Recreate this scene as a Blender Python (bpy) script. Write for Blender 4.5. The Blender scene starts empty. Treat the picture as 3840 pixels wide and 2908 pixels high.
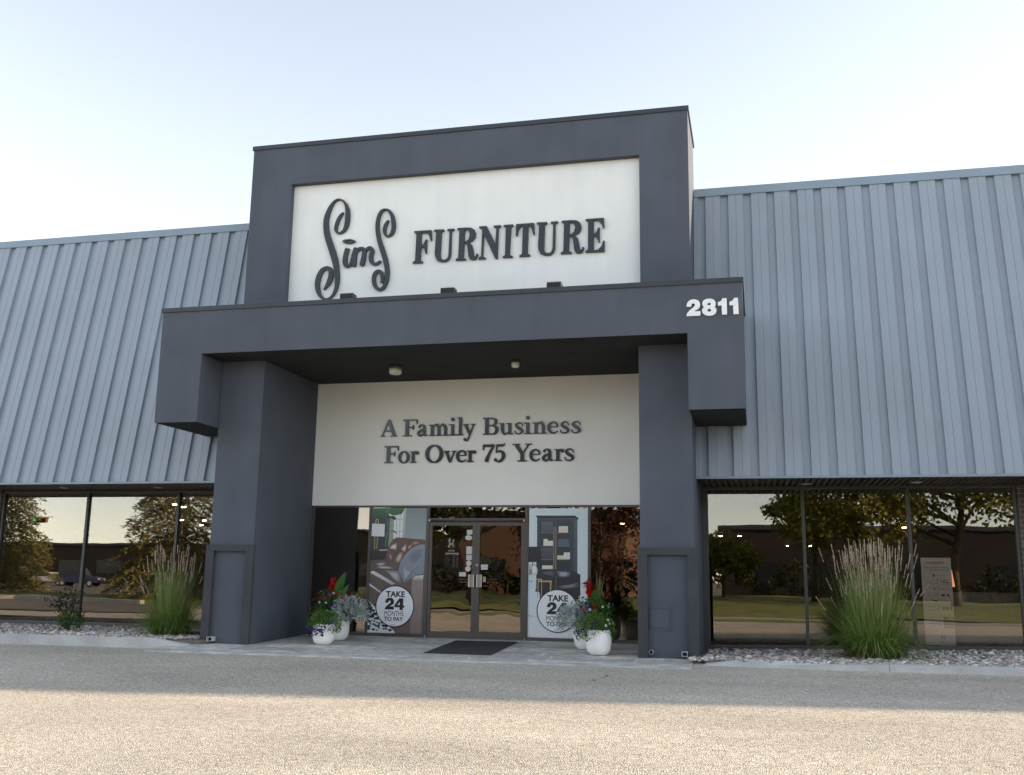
import bpy, bmesh, math, random
import numpy as np
from mathutils import Vector, Matrix
random.seed(11); RNG = np.random.default_rng(11)
rad = math.radians
SC = bpy.context.scene
COL = SC.collection

# ------------------------------------------------------------------ camera
cam_d = bpy.data.cameras.new('camera')
cam_d.sensor_fit = 'HORIZONTAL'; cam_d.sensor_width = 36.0
cam_d.lens = 36.0 * 3741.57 / 3840.0
cam_d.clip_start = 0.1; cam_d.clip_end = 3000.0
cam = bpy.data.objects.new('camera', cam_d); COL.objects.link(cam)
_yaw, _pit, _rol = 0.2421, 0.1884, 0.0153
_f = Vector((-math.sin(_yaw)*math.cos(_pit), math.cos(_yaw)*math.cos(_pit), math.sin(_pit)))
_r0 = Vector((math.cos(_yaw), math.sin(_yaw), 0)); _u0 = _r0.cross(_f)
_r = _r0*math.cos(_rol) + _u0*math.sin(_rol); _u = -_r0*math.sin(_rol) + _u0*math.cos(_rol)
_m = Matrix((( _r.x, _u.x, -_f.x, 4.9884), (_r.y, _u.y, -_f.y, -14.7843), (_r.z, _u.z, -_f.z, 1.145), (0, 0, 0, 1)))
cam.matrix_world = _m
SC.camera = cam

# ------------------------------------------------------------------ sky, sun, exposure
SUN_AZ, SUN_EL = 75.0, 17.2          # degrees from +Y towards +X, and above the horizon
W = bpy.data.worlds.new('World'); SC.world = W; W.use_nodes = True
nt = W.node_tree
sky = nt.nodes.new('ShaderNodeTexSky'); sky.sky_type = 'NISHITA'; sky.sun_disc = False
sky.sun_elevation = rad(SUN_EL); sky.sun_rotation = rad(SUN_AZ)
sky.altitude = 600; sky.air_density = 0.9; sky.dust_density = 0.1; sky.ozone_density = 1.0
hs = nt.nodes.new('ShaderNodeHueSaturation'); hs.inputs['Saturation'].default_value = 0.42
nt.links.new(sky.outputs[0], hs.inputs['Color'])
bg = nt.nodes['Background']; bg.inputs[1].default_value = 0.10
nt.links.new(hs.outputs[0], bg.inputs[0])
sun_d = bpy.data.lights.new('sun', 'SUN'); sun_d.energy = 2.7; sun_d.angle = rad(0.7); sun_d.color = (1.0, 0.80, 0.57)
sun = bpy.data.objects.new('sun', sun_d); COL.objects.link(sun)
_ts = Vector((math.sin(rad(SUN_AZ))*math.cos(rad(SUN_EL)), math.cos(rad(SUN_AZ))*math.cos(rad(SUN_EL)), math.sin(rad(SUN_EL))))
sun.rotation_euler = _ts.to_track_quat('Z', 'Y').to_euler(); sun.location = _ts*60
SC.view_settings.view_transform = 'Standard'; SC.view_settings.look = 'None'
SC.view_settings.exposure = 2.06; SC.view_settings.gamma = 1.0
SC.cycles.max_bounces = 12; SC.cycles.diffuse_bounces = 6; SC.cycles.transparent_max_bounces = 16; SC.cycles.glossy_bounces = 5
SC.cycles.sample_clamp_indirect = 6.0; SC.cycles.caustics_reflective = False; SC.cycles.caustics_refractive = False

# ------------------------------------------------------------------ materials
def lin(c):
    return tuple(((v/255.0)/12.92 if v/255.0 <= 0.04045 else ((v/255.0+0.055)/1.055)**2.4) for v in c)
MATS = {}
def mat(name, base, rough=0.6, metal=0.0, spec=0.5, var=0.0, streak=0.0, vscale=2.0, bump=0.0, bscale=200.0, bdist=0.004, fine=0.0, fscale=150.0, coat=0.0):
    """Principled surface; var = slow colour mottling, fine = small grain, bump = relief."""
    if name in MATS: return MATS[name]
    m = bpy.data.materials.new(name); m.use_nodes = True; MATS[name] = m
    t = m.node_tree; p = t.nodes['Principled BSDF']
    p.inputs['Roughness'].default_value = rough; p.inputs['Metallic'].default_value = metal
    p.inputs['Specular IOR Level'].default_value = spec
    if coat: p.inputs['Coat Weight'].default_value = coat; p.inputs['Coat Roughness'].default_value = 0.08
    p.inputs['Base Color'].default_value = (*base, 1)
    co = t.nodes.new('ShaderNodeTexCoord')
    col = None
    def scaled(prev, scale, amt, det, stretch=None):
        n = t.nodes.new('ShaderNodeTexNoise'); n.inputs['Scale'].default_value = scale; n.inputs['Detail'].default_value = det
        if stretch:
            mp = t.nodes.new('ShaderNodeMapping'); mp.inputs['Scale'].default_value = stretch
            t.links.new(co.outputs['Object'], mp.inputs[0]); t.links.new(mp.outputs[0], n.inputs['Vector'])
        else: t.links.new(co.outputs['Object'], n.inputs['Vector'])
        mr = t.nodes.new('ShaderNodeMapRange'); mr.inputs[1].default_value = 0.3; mr.inputs[2].default_value = 0.7
        mr.inputs[3].default_value = 1-amt; mr.inputs[4].default_value = 1+amt
        t.links.new(n.outputs[0], mr.inputs[0])
        mx = t.nodes.new('ShaderNodeVectorMath'); mx.operation = 'SCALE'
        if prev is None: mx.inputs[0].default_value = base
        else: t.links.new(prev, mx.inputs[0])
        t.links.new(mr.outputs[0], mx.inputs['Scale'])
        return mx.outputs[0]
    if var: col = scaled(col, vscale, var, 5)
    if fine: col = scaled(col, fscale, fine, 2)
    if streak: col = scaled(col, 1.0, streak, 4, (5.0, 5.0, 0.35))
    if col is not None: t.links.new(col, p.inputs['Base Color'])
    if bump:
        n = t.nodes.new('ShaderNodeTexNoise'); n.inputs['Scale'].default_value = bscale; n.inputs['Detail'].default_value = 3
        t.links.new(co.outputs['Object'], n.inputs['Vector'])
        b = t.nodes.new('ShaderNodeBump'); b.inputs['Strength'].default_value = bump; b.inputs['Distance'].default_value = bdist
        t.links.new(n.outputs[0], b.inputs['Height']); t.links.new(b.outputs[0], p.inputs['Normal'])
    return m

def vcol_mat(name, rough=0.7, spec=0.3, trans=0.0, grain=0.0, gscale=60.0):
    """Surface coloured by the mesh's own 'Col' attribute (prints, leaves, stones)."""
    if name in MATS: return MATS[name]
    m = bpy.data.materials.new(name); m.use_nodes = True; MATS[name] = m
    t = m.node_tree; p = t.nodes['Principled BSDF']
    a = t.nodes.new('ShaderNodeAttribute'); a.attribute_name = 'Col'
    src = a.outputs['Color']
    if grain:
        co = t.nodes.new('ShaderNodeTexCoord')
        n = t.nodes.new('ShaderNodeTexNoise'); n.inputs['Scale'].default_value = gscale; n.inputs['Detail'].default_value = 4
        t.links.new(co.outputs['Object'], n.inputs['Vector'])
        mr = t.nodes.new('ShaderNodeMapRange'); mr.inputs[1].default_value = .3; mr.inputs[2].default_value = .7
        mr.inputs[3].default_value = 1-grain; mr.inputs[4].default_value = 1+grain
        t.links.new(n.outputs[0], mr.inputs[0])
        mx = t.nodes.new('ShaderNodeVectorMath'); mx.operation = 'SCALE'
        t.links.new(src, mx.inputs[0]); t.links.new(mr.outputs[0], mx.inputs['Scale']); src = mx.outputs[0]
    t.links.new(src, p.inputs['Base Color'])
    p.inputs['Roughness'].default_value = rough; p.inputs['Specular IOR Level'].default_value = spec
    if trans:
        tr = t.nodes.new('ShaderNodeBsdfTranslucent'); t.links.new(src, tr.inputs['Color'])
        mix = t.nodes.new('ShaderNodeMixShader'); mix.inputs[0].default_value = trans
        t.links.new(p.outputs[0], mix.inputs[1]); t.links.new(tr.outputs[0], mix.inputs[2])
        t.links.new(mix.outputs[0], t.nodes['Material Output'].inputs['Surface'])
    return m

def emit_mat(name, colr, strength):
    if name in MATS: return MATS[name]
    m = bpy.data.materials.new(name); m.use_nodes = True; MATS[name] = m
    p = m.node_tree.nodes['Principled BSDF']
    p.inputs['Base Color'].default_value = (*colr, 1); p.inputs['Emission Color'].default_value = (*colr, 1)
    p.inputs['Emission Strength'].default_value = strength
    return m

def glass_mat(name, refl, tint, fac, wave=0.012, wscale=0.8):
    if name in MATS: return MATS[name]
    m = bpy.data.materials.new(name); m.use_nodes = True; MATS[name] = m
    t = m.node_tree; t.nodes.remove(t.nodes['Principled BSDF'])
    out = t.nodes['Material Output']
    gl = t.nodes.new('ShaderNodeBsdfGlossy'); gl.inputs['Roughness'].default_value = 0.0; gl.inputs['Color'].default_value = (*refl, 1)
    tr = t.nodes.new('ShaderNodeBsdfTransparent'); tr.inputs['Color'].default_value = (*tint, 1)
    lw = t.nodes.new('ShaderNodeFresnel'); lw.inputs['IOR'].default_value = 1.5
    mr = t.nodes.new('ShaderNodeMapRange'); mr.inputs[1].default_value = 0; mr.inputs[2].default_value = 1
    mr.inputs[3].default_value = fac; mr.inputs[4].default_value = 1.0
    t.links.new(lw.outputs[0], mr.inputs[0])
    mix = t.nodes.new('ShaderNodeMixShader'); t.links.new(mr.outputs[0], mix.inputs[0])
    t.links.new(tr.outputs[0], mix.inputs[1]); t.links.new(gl.outputs[0], mix.inputs[2])
    t.links.new(mix.outputs[0], out.inputs['Surface'])
    co = t.nodes.new('ShaderNodeTexCoord')
    n = t.nodes.new('ShaderNodeTexNoise'); n.inputs['Scale'].default_value = wscale; n.inputs['Detail'].default_value = 1.5
    t.links.new(co.outputs['Object'], n.inputs['Vector'])
    b = t.nodes.new('ShaderNodeBump'); b.inputs['Strength'].default_value = 1.0; b.inputs['Distance'].default_value = wave
    t.links.new(n.outputs[0], b.inputs['Height']); t.links.new(b.outputs[0], gl.inputs['Normal'])
    return m

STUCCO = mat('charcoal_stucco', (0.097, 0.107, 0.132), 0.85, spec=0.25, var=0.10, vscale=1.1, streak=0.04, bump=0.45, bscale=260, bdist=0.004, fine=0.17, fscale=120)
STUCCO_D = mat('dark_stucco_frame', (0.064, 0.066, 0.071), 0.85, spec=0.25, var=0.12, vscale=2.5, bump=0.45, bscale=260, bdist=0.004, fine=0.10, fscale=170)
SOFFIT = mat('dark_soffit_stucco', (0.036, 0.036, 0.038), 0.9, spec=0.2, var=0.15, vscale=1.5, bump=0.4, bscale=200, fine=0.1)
COPING = mat('coping_metal', (0.040, 0.045, 0.055), 0.45, spec=0.4, var=0.12, vscale=3)
WHITEP = mat('white_panel', (0.84, 0.835, 0.81), 0.7, spec=0.3, var=0.03, vscale=1.4, streak=0.025, bump=0.2, bscale=180, bdist=0.002, fine=0.025)
CREAM = mat('cream_panel', (0.93, 0.91, 0.86), 0.7, spec=0.3, var=0.03, vscale=1.0, bump=0.15, bscale=180, bdist=0.002, fine=0.02)
SIDING = mat('painted_siding', (0.302, 0.345, 0.398), 0.42, spec=0.5, var=0.05, vscale=0.7, streak=0.022, fine=0.03, fscale=40)
TRIM = mat('roof_trim_metal', (0.255, 0.315, 0.375), 0.4, spec=0.5, var=0.06, vscale=1.5)
SOFFIT_B = mat('brown_soffit_metal', (0.10, 0.085, 0.075), 0.5, spec=0.4, var=0.10, vscale=3)
BRONZE = mat('bronze_aluminium', (0.105, 0.092, 0.082), 0.38, metal=0.25, spec=0.5, var=0.06, vscale=6)
FRAMEB = mat('dark_window_frame', (0.080, 0.078, 0.080), 0.4, metal=0.2, spec=0.5, var=0.08, vscale=6)
SILLM = mat('sill_aluminium', (0.155, 0.185, 0.215), 0.35, metal=0.3, spec=0.5, var=0.1, vscale=5)
BLACKPL = mat('gloss_black_letter', (0.016, 0.019, 0.026), 0.16, spec=0.6)
MATTEBL = mat('black_sign_letter', (0.018, 0.022, 0.032), 0.42, spec=0.5, var=0.15, vscale=8)
WHITEL = mat('white_plastic_letter', (0.90, 0.90, 0.89), 0.45, spec=0.4, var=0.06, vscale=14)
STEEL = mat('brushed_steel', (0.62, 0.61, 0.58), 0.28, metal=0.9)
DARKSLOT = mat('dark_slot', (0.012, 0.012, 0.014), 0.6)
CLEAR = bpy.data.materials.new('clear_back_face'); CLEAR.use_nodes = True
_t = CLEAR.node_tree; _t.nodes.remove(_t.nodes['Principled BSDF']); _b = _t.nodes.new('ShaderNodeBsdfTransparent')
_t.links.new(_b.outputs[0], _t.nodes['Material Output'].inputs['Surface'])
GLASS = glass_mat('bronze_reflective_glass', (0.64, 0.605, 0.555), (0.98, 0.94, 0.89), 0.150, 0.0009, 0.9)
GLASS_D = glass_mat('bronze_door_glass', (0.42, 0.375, 0.33), (0.85, 0.76, 0.66), 0.38, 0.0018, 1.9)
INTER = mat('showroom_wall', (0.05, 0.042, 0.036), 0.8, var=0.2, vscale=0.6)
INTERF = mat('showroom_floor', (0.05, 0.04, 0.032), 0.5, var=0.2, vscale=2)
LAMPW = mat('lamp_diffuser', (0.80, 0.76, 0.66), 0.4, var=0.05, vscale=8)

# ------------------------------------------------------------------ mesh helpers
def bx(bm, x0, x1, y0, y1, z0, z1, mi=0):
    v = [bm.verts.new(p) for p in ((x0,y0,z0),(x1,y0,z0),(x1,y1,z0),(x0,y1,z0),(x0,y0,z1),(x1,y0,z1),(x1,y1,z1),(x0,y1,z1))]
    fs = []
    for q in ((3,2,1,0),(4,5,6,7),(0,1,5,4),(1,2,6,5),(2,3,7,6),(3,0,4,7)):
        f = bm.faces.new([v[i] for i in q]); f.material_index = mi; fs.append(f)
    return v, fs
def prism_xz(bm, pts, y0, y1, mi=0):
    """Outline in XZ (anticlockwise seen from -Y) pushed from y0 to y1."""
    a = [bm.verts.new((x, y0, z)) for x, z in pts]; b = [bm.verts.new((x, y1, z)) for x, z in pts]
    n = len(pts); fs = [bm.faces.new(a), bm.faces.new(b[::-1])]
    for i in range(n): fs.append(bm.faces.new((a[i], b[i], b[(i+1) % n], a[(i+1) % n])))
    for f in fs: f.material_index = mi
    return fs
def prism_yz(bm, pts, x0, x1, mi=0):
    a = [bm.verts.new((x0, y, z)) for y, z in pts]; b = [bm.verts.new((x1, y, z)) for y, z in pts]
    n = len(pts); fs = [bm.faces.new(a), bm.faces.new(b[::-1])]
    for i in range(n): fs.append(bm.faces.new((a[i], b[i], b[(i+1) % n], a[(i+1) % n])))
    for f in fs: f.material_index = mi
def prism_xy(bm, pts, z0, z1, mi=0):
    """Plan outline pushed up; z0 / z1 may be functions of (x, y)."""
    fz = lambda z, x, y: z(x, y) if callable(z) else z
    a = [bm.verts.new((x, y, fz(z0, x, y))) for x, y in pts]; b = [bm.verts.new((x, y, fz(z1, x, y))) for x, y in pts]
    n = len(pts); fs = [bm.faces.new(a[::-1]), bm.faces.new(b)]
    for i in range(n): fs.append(bm.faces.new((a[i], a[(i+1) % n], b[(i+1) % n], b[i])))
    for f in fs: f.material_index = mi
    return fs
def frame_of(d):
    d = Vector(d).normalized(); u = d.cross(Vector((0,0,1)))
    if u.length < 1e-3: u = Vector((1,0,0))
    u.normalize(); return u, d.cross(u).normalized()
def tube(bm, pts, r, n=8, cap=True, mi=0):
    rs = r if isinstance(r, (list, tuple)) else [r]*len(pts)
    rings = []; pts = [Vector(p) for p in pts]
    for i, p in enumerate(pts):
        d = (pts[min(i+1, len(pts)-1)] - pts[max(i-1, 0)]); u, v = frame_of(d)
        rings.append([bm.verts.new(p + (u*math.cos(2*math.pi*k/n) + v*math.sin(2*math.pi*k/n))*rs[i]) for k in range(n)])
    for a, b in zip(rings, rings[1:]):
        for k in range(n):
            f = bm.faces.new((a[k], a[(k+1) % n], b[(k+1) % n], b[k])); f.material_index = mi; f.smooth = True
    if cap:
        for q in (rings[0][::-1], rings[-1]):
            f = bm.faces.new(q); f.material_index = mi
def lathe(bm, prof, cx=0, cy=0, n=40, mi=0, sx=1.0, sy=1.0):
    rings = [[bm.verts.new((cx+sx*r*math.cos(2*math.pi*k/n), cy+sy*r*math.sin(2*math.pi*k/n), z)) for k in range(n)] for r, z in prof]
    for a, b in zip(rings, rings[1:]):
        for k in range(n):
            f = bm.faces.new((a[k], a[(k+1) % n], b[(k+1) % n], b[k])); f.smooth = True; f.material_index = mi
    for q in (rings[0][::-1], rings[-1]):
        f = bm.faces.new(q); f.material_index = mi
def bevel(bm, w=0.006, seg=2, ang=30):
    es = [e for e in bm.edges if len(e.link_faces) == 2 and e.calc_face_angle(0) > rad(ang)]
    bmesh.ops.bevel(bm, geom=es, offset=w, segments=seg, affect='EDGES', profile=0.5, clamp_overlap=True)

ORG = {}
def new_bm(): return bmesh.new()
def obj(name, bm, m, parent=None, at=(0,0,0), local=False, bev=0.0, smooth=False):
    """Link a bmesh (or Mesh) built in world coordinates as ONE object; origin = parent's, or 'at' for a top-level thing."""
    if isinstance(bm, bmesh.types.BMesh):
        if bev: bevel(bm, bev)
        me = bpy.data.meshes.new(name); bm.normal_update(); bm.to_mesh(me); bm.free()
    else: me = bm; me.name = name
    ms = m if isinstance(m, (list, tuple)) else [m]
    me.materials.clear()
    for q in ms: me.materials.append(q)
    o = bpy.data.objects.new(name, me); COL.objects.link(o)
    if smooth:
        me.polygons.foreach_set('use_smooth', [True]*len(me.polygons))
    if parent is not None:
        o.parent = parent; org = ORG[parent.name]
    else:
        org = Vector(at); o.location = org
    ORG[o.name] = org
    if not local and org.length > 0: me.transform(Matrix.Translation(-org))
    return o
def tag(o, label, cat, group=None):
    o['label'] = label; o['category'] = cat
    if group: o['group'] = group
    return o
def thing(name, label, cat, loc=(0,0,0), group=None):
    o = bpy.data.objects.new(name, None); COL.objects.link(o); o.location = loc; o.empty_display_size = 0.2
    ORG[o.name] = Vector(loc)
    return tag(o, label, cat, group)
def struct(o, kind='structure'):
    o['kind'] = kind; return o
def copy_tree(o, parent=None):
    c = o.copy(); COL.objects.link(c); ORG[c.name] = ORG[o.name].copy()
    if parent is not None: c.parent = parent
    for ch in list(o.children): copy_tree(ch, c)
    return c
def mesh_quads(name, V, cols=None, tri=False):
    """V: (n, k, 3) separate faces with k corners, cols: (n, 3) per face."""
    n, k, _ = V.shape
    me = bpy.data.meshes.new(name)
    me.vertices.add(n*k); me.vertices.foreach_set('co', V.reshape(-1).astype(np.float32))
    me.loops.add(n*k); me.loops.foreach_set('vertex_index', np.arange(n*k, dtype=np.int32))
    me.polygons.add(n); me.polygons.foreach_set('loop_start', np.arange(0, n*k, k, dtype=np.int32))
    me.polygons.foreach_set('loop_total', np.full(n, k, dtype=np.int32))
    me.update(); me.validate()
    if cols is not None:
        a = me.color_attributes.new('Col', 'FLOAT_COLOR', 'CORNER')
        c4 = np.ones((n, k, 4), np.float32); c4[:, :, :3] = cols[:, None, :] if cols.ndim == 2 else cols
        a.data.foreach_set('color', c4.reshape(-1))
    return me
def merge_mesh(name, verts, faces, vcols=None, smooth=False):
    me = bpy.data.meshes.new(name); me.from_pydata([tuple(v) for v in verts], [], [tuple(f) for f in faces])
    if vcols is not None:
        a = me.color_attributes.new('Col', 'FLOAT_COLOR', 'POINT')
        c4 = np.ones((len(verts), 4), np.float32); c4[:, :3] = vcols
        a.data.foreach_set('color', c4.reshape(-1))
    if smooth: me.polygons.foreach_set('use_smooth', [True]*len(me.polygons))
    me.update(); return me

def spline(pts, n=6):
    """Catmull-Rom through tuples of any length."""
    P = [np.array(p, float) for p in pts]; P = [2*P[0]-P[1]] + P + [2*P[-1]-P[-2]]
    o = []
    for i in range(1, len(P)-2):
        for k in range(n):
            t = k/n; a, b, c, d = P[i-1], P[i], P[i+1], P[i+2]
            o.append(0.5*((2*b)+(c-a)*t+(2*a-5*b+4*c-d)*t*t+(3*b-a-3*c+d)*t**3))
    o.append(P[-2]); return o
def ribbon(bm, pts, y0, y1, n=6, rounded=False, closed=False):
    """Pen stroke in the XZ plane: points (x, z, width), solid between y0 (front) and y1."""
    S = spline(pts, n) if n > 1 else [np.array(p, float) for p in pts]
    L, R = [], []
    for i, p in enumerate(S):
        if closed: d = S[(i+1) % (len(S)-1)][:2] - S[(i-1) % (len(S)-1)][:2]
        else: d = S[min(i+1, len(S)-1)][:2] - S[max(i-1, 0)][:2]
        d = d/(np.linalg.norm(d)+1e-9); nn = np.array((-d[1], d[0])); w = max(p[2], 0.002)/2
        L.append(p[:2]+nn*w); R.append(p[:2]-nn*w)
    if rounded and not closed:
        for S_, i, j, sgn in ((0, 0, 1, -1), (1, -1, -2, 1)):
            pass
    fr = [(bm.verts.new((l[0], y0, l[1])), bm.verts.new((r[0], y0, r[1]))) for l, r in zip(L, R)]
    bk = [(bm.verts.new((l[0], y1, l[1])), bm.verts.new((r[0], y1, r[1]))) for l, r in zip(L, R)]
    for i in range(len(fr)-1):
        bm.faces.new((fr[i][0], fr[i][1], fr[i+1][1], fr[i+1][0]))
        bm.faces.new((fr[i][1], bk[i][1], bk[i+1][1], fr[i+1][1]))
        bm.faces.new((fr[i][0], fr[i+1][0], bk[i+1][0], bk[i][0]))
    if not closed:
        for i in (0, len(fr)-1): bm.faces.new((fr[i][0], bk[i][0], bk[i][1], fr[i][1]) if i == 0 else (fr[i][0], fr[i][1], bk[i][1], bk[i][0]))
def blob(bm, x, z, r, y0, y1, n=16):
    prism_xz(bm, [(x+r*math.cos(2*math.pi*k/n), z+r*math.sin(2*math.pi*k/n)) for k in range(n)], y0, y1)
def outline_mesh(loops, y0, y1, extra=None):
    """Solid letter from outlines in XZ (first loop outside, any others holes): curve fill converted to a mesh."""
    cu = bpy.data.curves.new('outline', 'CURVE'); cu.dimensions = '2D'; cu.fill_mode = 'BOTH'; cu.extrude = abs(y1-y0)/2
    for lp in loops:
        s = cu.splines.new('POLY'); s.points.add(len(lp)-1); s.use_cyclic_u = True
        for p, (x, z) in zip(s.points, lp): p.co = (x, z, 0, 1)
    return curve_to_mesh(cu, y0, y1)
def curve_to_mesh(cu, y0, y1):
    t = bpy.data.objects.new('tmp', cu); COL.objects.link(t)
    dg = bpy.context.evaluated_depsgraph_get(); dg.update()
    me = bpy.data.meshes.new_from_object(t.evaluated_get(dg))
    bpy.data.objects.remove(t); bpy.data.curves.remove(cu)
    # XY drawing plane -> XZ, facing -Y
    me.transform(Matrix(((1,0,0,0),(0,0,-1,(y0+y1)/2),(0,1,0,0),(0,0,0,1))))
    return me
def join_meshes(name, meshes):
    bm = bmesh.new()
    for i, me in enumerate(meshes):
        bm.from_mesh(me)
        bpy.data.meshes.remove(me)
    return bm
def text_mesh(body, cx, z, height, y0, y1, width=None, bold=0.0, align='CENTER', spacing=1.0):
    """Lettering in the built-in face; z = baseline, height = cap height, width = stretch to this width."""
    cu = bpy.data.curves.new('text', 'FONT'); cu.body = body; cu.align_x = 'LEFT'; cu.offset = bold; cu.space_character = spacing
    cu.size = 1.0; cu.extrude = 0.5; cu.resolution_u = 4
    t = bpy.data.objects.new('tmp', cu); COL.objects.link(t)
    dg = bpy.context.evaluated_depsgraph_get(); dg.update()
    me = bpy.data.meshes.new_from_object(t.evaluated_get(dg)); bpy.data.objects.remove(t); bpy.data.curves.remove(cu)
    co = np.empty(len(me.vertices)*3, np.float32); me.vertices.foreach_get('co', co); co = co.reshape(-1, 3)
    x0, x1 = co[:,0].min(), co[:,0].max(); k = height/0.70
    w = width if width else (x1-x0)*k
    X = (co[:,0]-x0)/(x1-x0)*w
    X = X + (cx - w/2 if align == 'CENTER' else cx)
    out = np.stack([X, y0+(0.5-co[:,2])*(y1-y0), z+co[:,1]*k], 1).astype(np.float32)
    me.vertices.foreach_set('co', out.reshape(-1)); me.update()
    return me
# ------------------------------------------------------------------ ground
SLOPE = 0.027; YW = 2.908; YS = 2.986
def slab_z(x, y): return 0.06 - SLOPE*(YW - y)
def lot_z(x, y):                                   # parking lot falls gently away from the shop
    return -0.047 + 0.018*(min(y, 0.4) + 0.6) + 0.003*(x-2.0) + 0.017*max(-6, min(7, x-2.3))*min(1.0, max(0.0, (-0.8-y)/3.6))
def chipseal():
    m = bpy.data.materials.new('chip_seal'); m.use_nodes = True; t = m.node_tree; p = t.nodes['Principled BSDF']
    co = t.nodes.new('ShaderNodeTexCoord')
    def vor(scale):
        v = t.nodes.new('ShaderNodeTexVoronoi'); v.inputs['Scale'].default_value = scale
        t.links.new(co.outputs['Object'], v.inputs['Vector']); return v
    v1 = vor(80); v2 = vor(38)
    sep = t.nodes.new('ShaderNodeSeparateColor'); t.links.new(v1.outputs['Color'], sep.inputs[0])
    r1 = t.nodes.new('ShaderNodeValToRGB'); cr = r1.color_ramp; cr.interpolation = 'LINEAR'
    stops = [(0.0,(.27,.25,.215)),(0.16,(.48,.435,.37)),(0.45,(.635,.57,.475)),(0.75,(.75,.675,.56)),(1.0,(.86,.81,.70))]
    cr.elements[0].position = 0; cr.elements[0].color = (*stops[0][1],1); cr.elements[1].position = 1; cr.elements[1].color = (*stops[-1][1],1)
    for q, c in stops[1:-1]: e = cr.elements.new(q); e.color = (*c, 1)
    t.links.new(sep.outputs[0], r1.inputs[0])
    # gaps of dark binder between the chips
    mr = t.nodes.new('ShaderNodeMapRange'); mr.inputs[1].default_value = 0.35; mr.inputs[2].default_value = 0.75; mr.inputs[3].default_value = 1.0; mr.inputs[4].default_value = 0.58
    t.links.new(v1.outputs['Distance'], mr.inputs[0])
    sc = t.nodes.new('ShaderNodeVectorMath'); sc.operation = 'SCALE'; t.links.new(r1.outputs[0], sc.inputs[0]); t.links.new(mr.outputs[0], sc.inputs['Scale'])
    # slow patches of wear, faint wheel polish
    def mott(prev, scale, lo, hi, det=4, stretch=None):
        n = t.nodes.new('ShaderNodeTexNoise'); n.inputs['Scale'].default_value = scale; n.inputs['Detail'].default_value = det
        if stretch:
            mp = t.nodes.new('ShaderNodeMapping'); mp.inputs['Scale'].default_value = stretch
            t.links.new(co.outputs['Object'], mp.inputs[0]); t.links.new(mp.outputs[0], n.inputs['Vector'])
        else: t.links.new(co.outputs['Object'], n.inputs['Vector'])
        q = t.nodes.new('ShaderNodeMapRange'); q.inputs[1].default_value = .32; q.inputs[2].default_value = .68; q.inputs[3].default_value = lo; q.inputs[4].default_value = hi
        t.links.new(n.outputs[0], q.inputs[0])
        s = t.nodes.new('ShaderNodeVectorMath'); s.operation = 'SCALE'; t.links.new(prev, s.inputs[0]); t.links.new(q.outputs[0], s.inputs['Scale'])
        return s.outputs[0]
    c = mott(sc.outputs[0], 0.5, 0.82, 1.12, stretch=(0.5, 1.4, 1)); c = mott(c, 14, 0.88, 1.12, 3)
    t.links.new(c, p.inputs['Base Color']); p.inputs['Roughness'].default_value = 0.85; p.inputs['Specular IOR Level'].default_value = 0.3
    inv = t.nodes.new('ShaderNodeMath'); inv.operation = 'MULTIPLY'; inv.inputs[1].default_value = -1.0
    t.links.new(v1.outputs['Distance'], inv.inputs[0])
    b = t.nodes.new('ShaderNodeBump'); b.inputs['Strength'].default_value = 0.85; b.inputs['Distance'].default_value = 0.010
    t.links.new(inv.outputs[0], b.inputs['Height']); t.links.new(b.outputs[0], p.inputs['Normal'])
    return m
CHIP = chipseal()
bm = new_bm()
xs = np.concatenate([np.linspace(-70, -6, 12), np.linspace(-4, 10, 15), np.linspace(14, 70, 9)]); ys = [-15.6, -13, -10, -7.5, -6, -5.2, -4.4, -3.6, -2.8, -2.0, -1.2, -0.6, 0.4, 3.2]
g = [[bm.verts.new((x, y, lot_z(x, y) if abs(x) < 200 else 0)) for x in xs] for y in ys]
for a, b in zip(g, g[1:]):
    for i in range(len(xs)-1): bm.faces.new((a[i], a[i+1], b[i+1], b[i]))
struct(obj('parking_lot', bm, CHIP))
DIRT = mat('dry_ground', (0.16, 0.14, 0.10), 0.95, var=0.3, vscale=0.05)
bm = new_bm(); v = [bm.verts.new(p) for p in ((-900,-900,-0.95),(900,-900,-0.95),(900,900,-0.95),(-900,900,-0.95))]; bm.faces.new(v)
struct(obj('ground', bm, DIRT))

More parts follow.
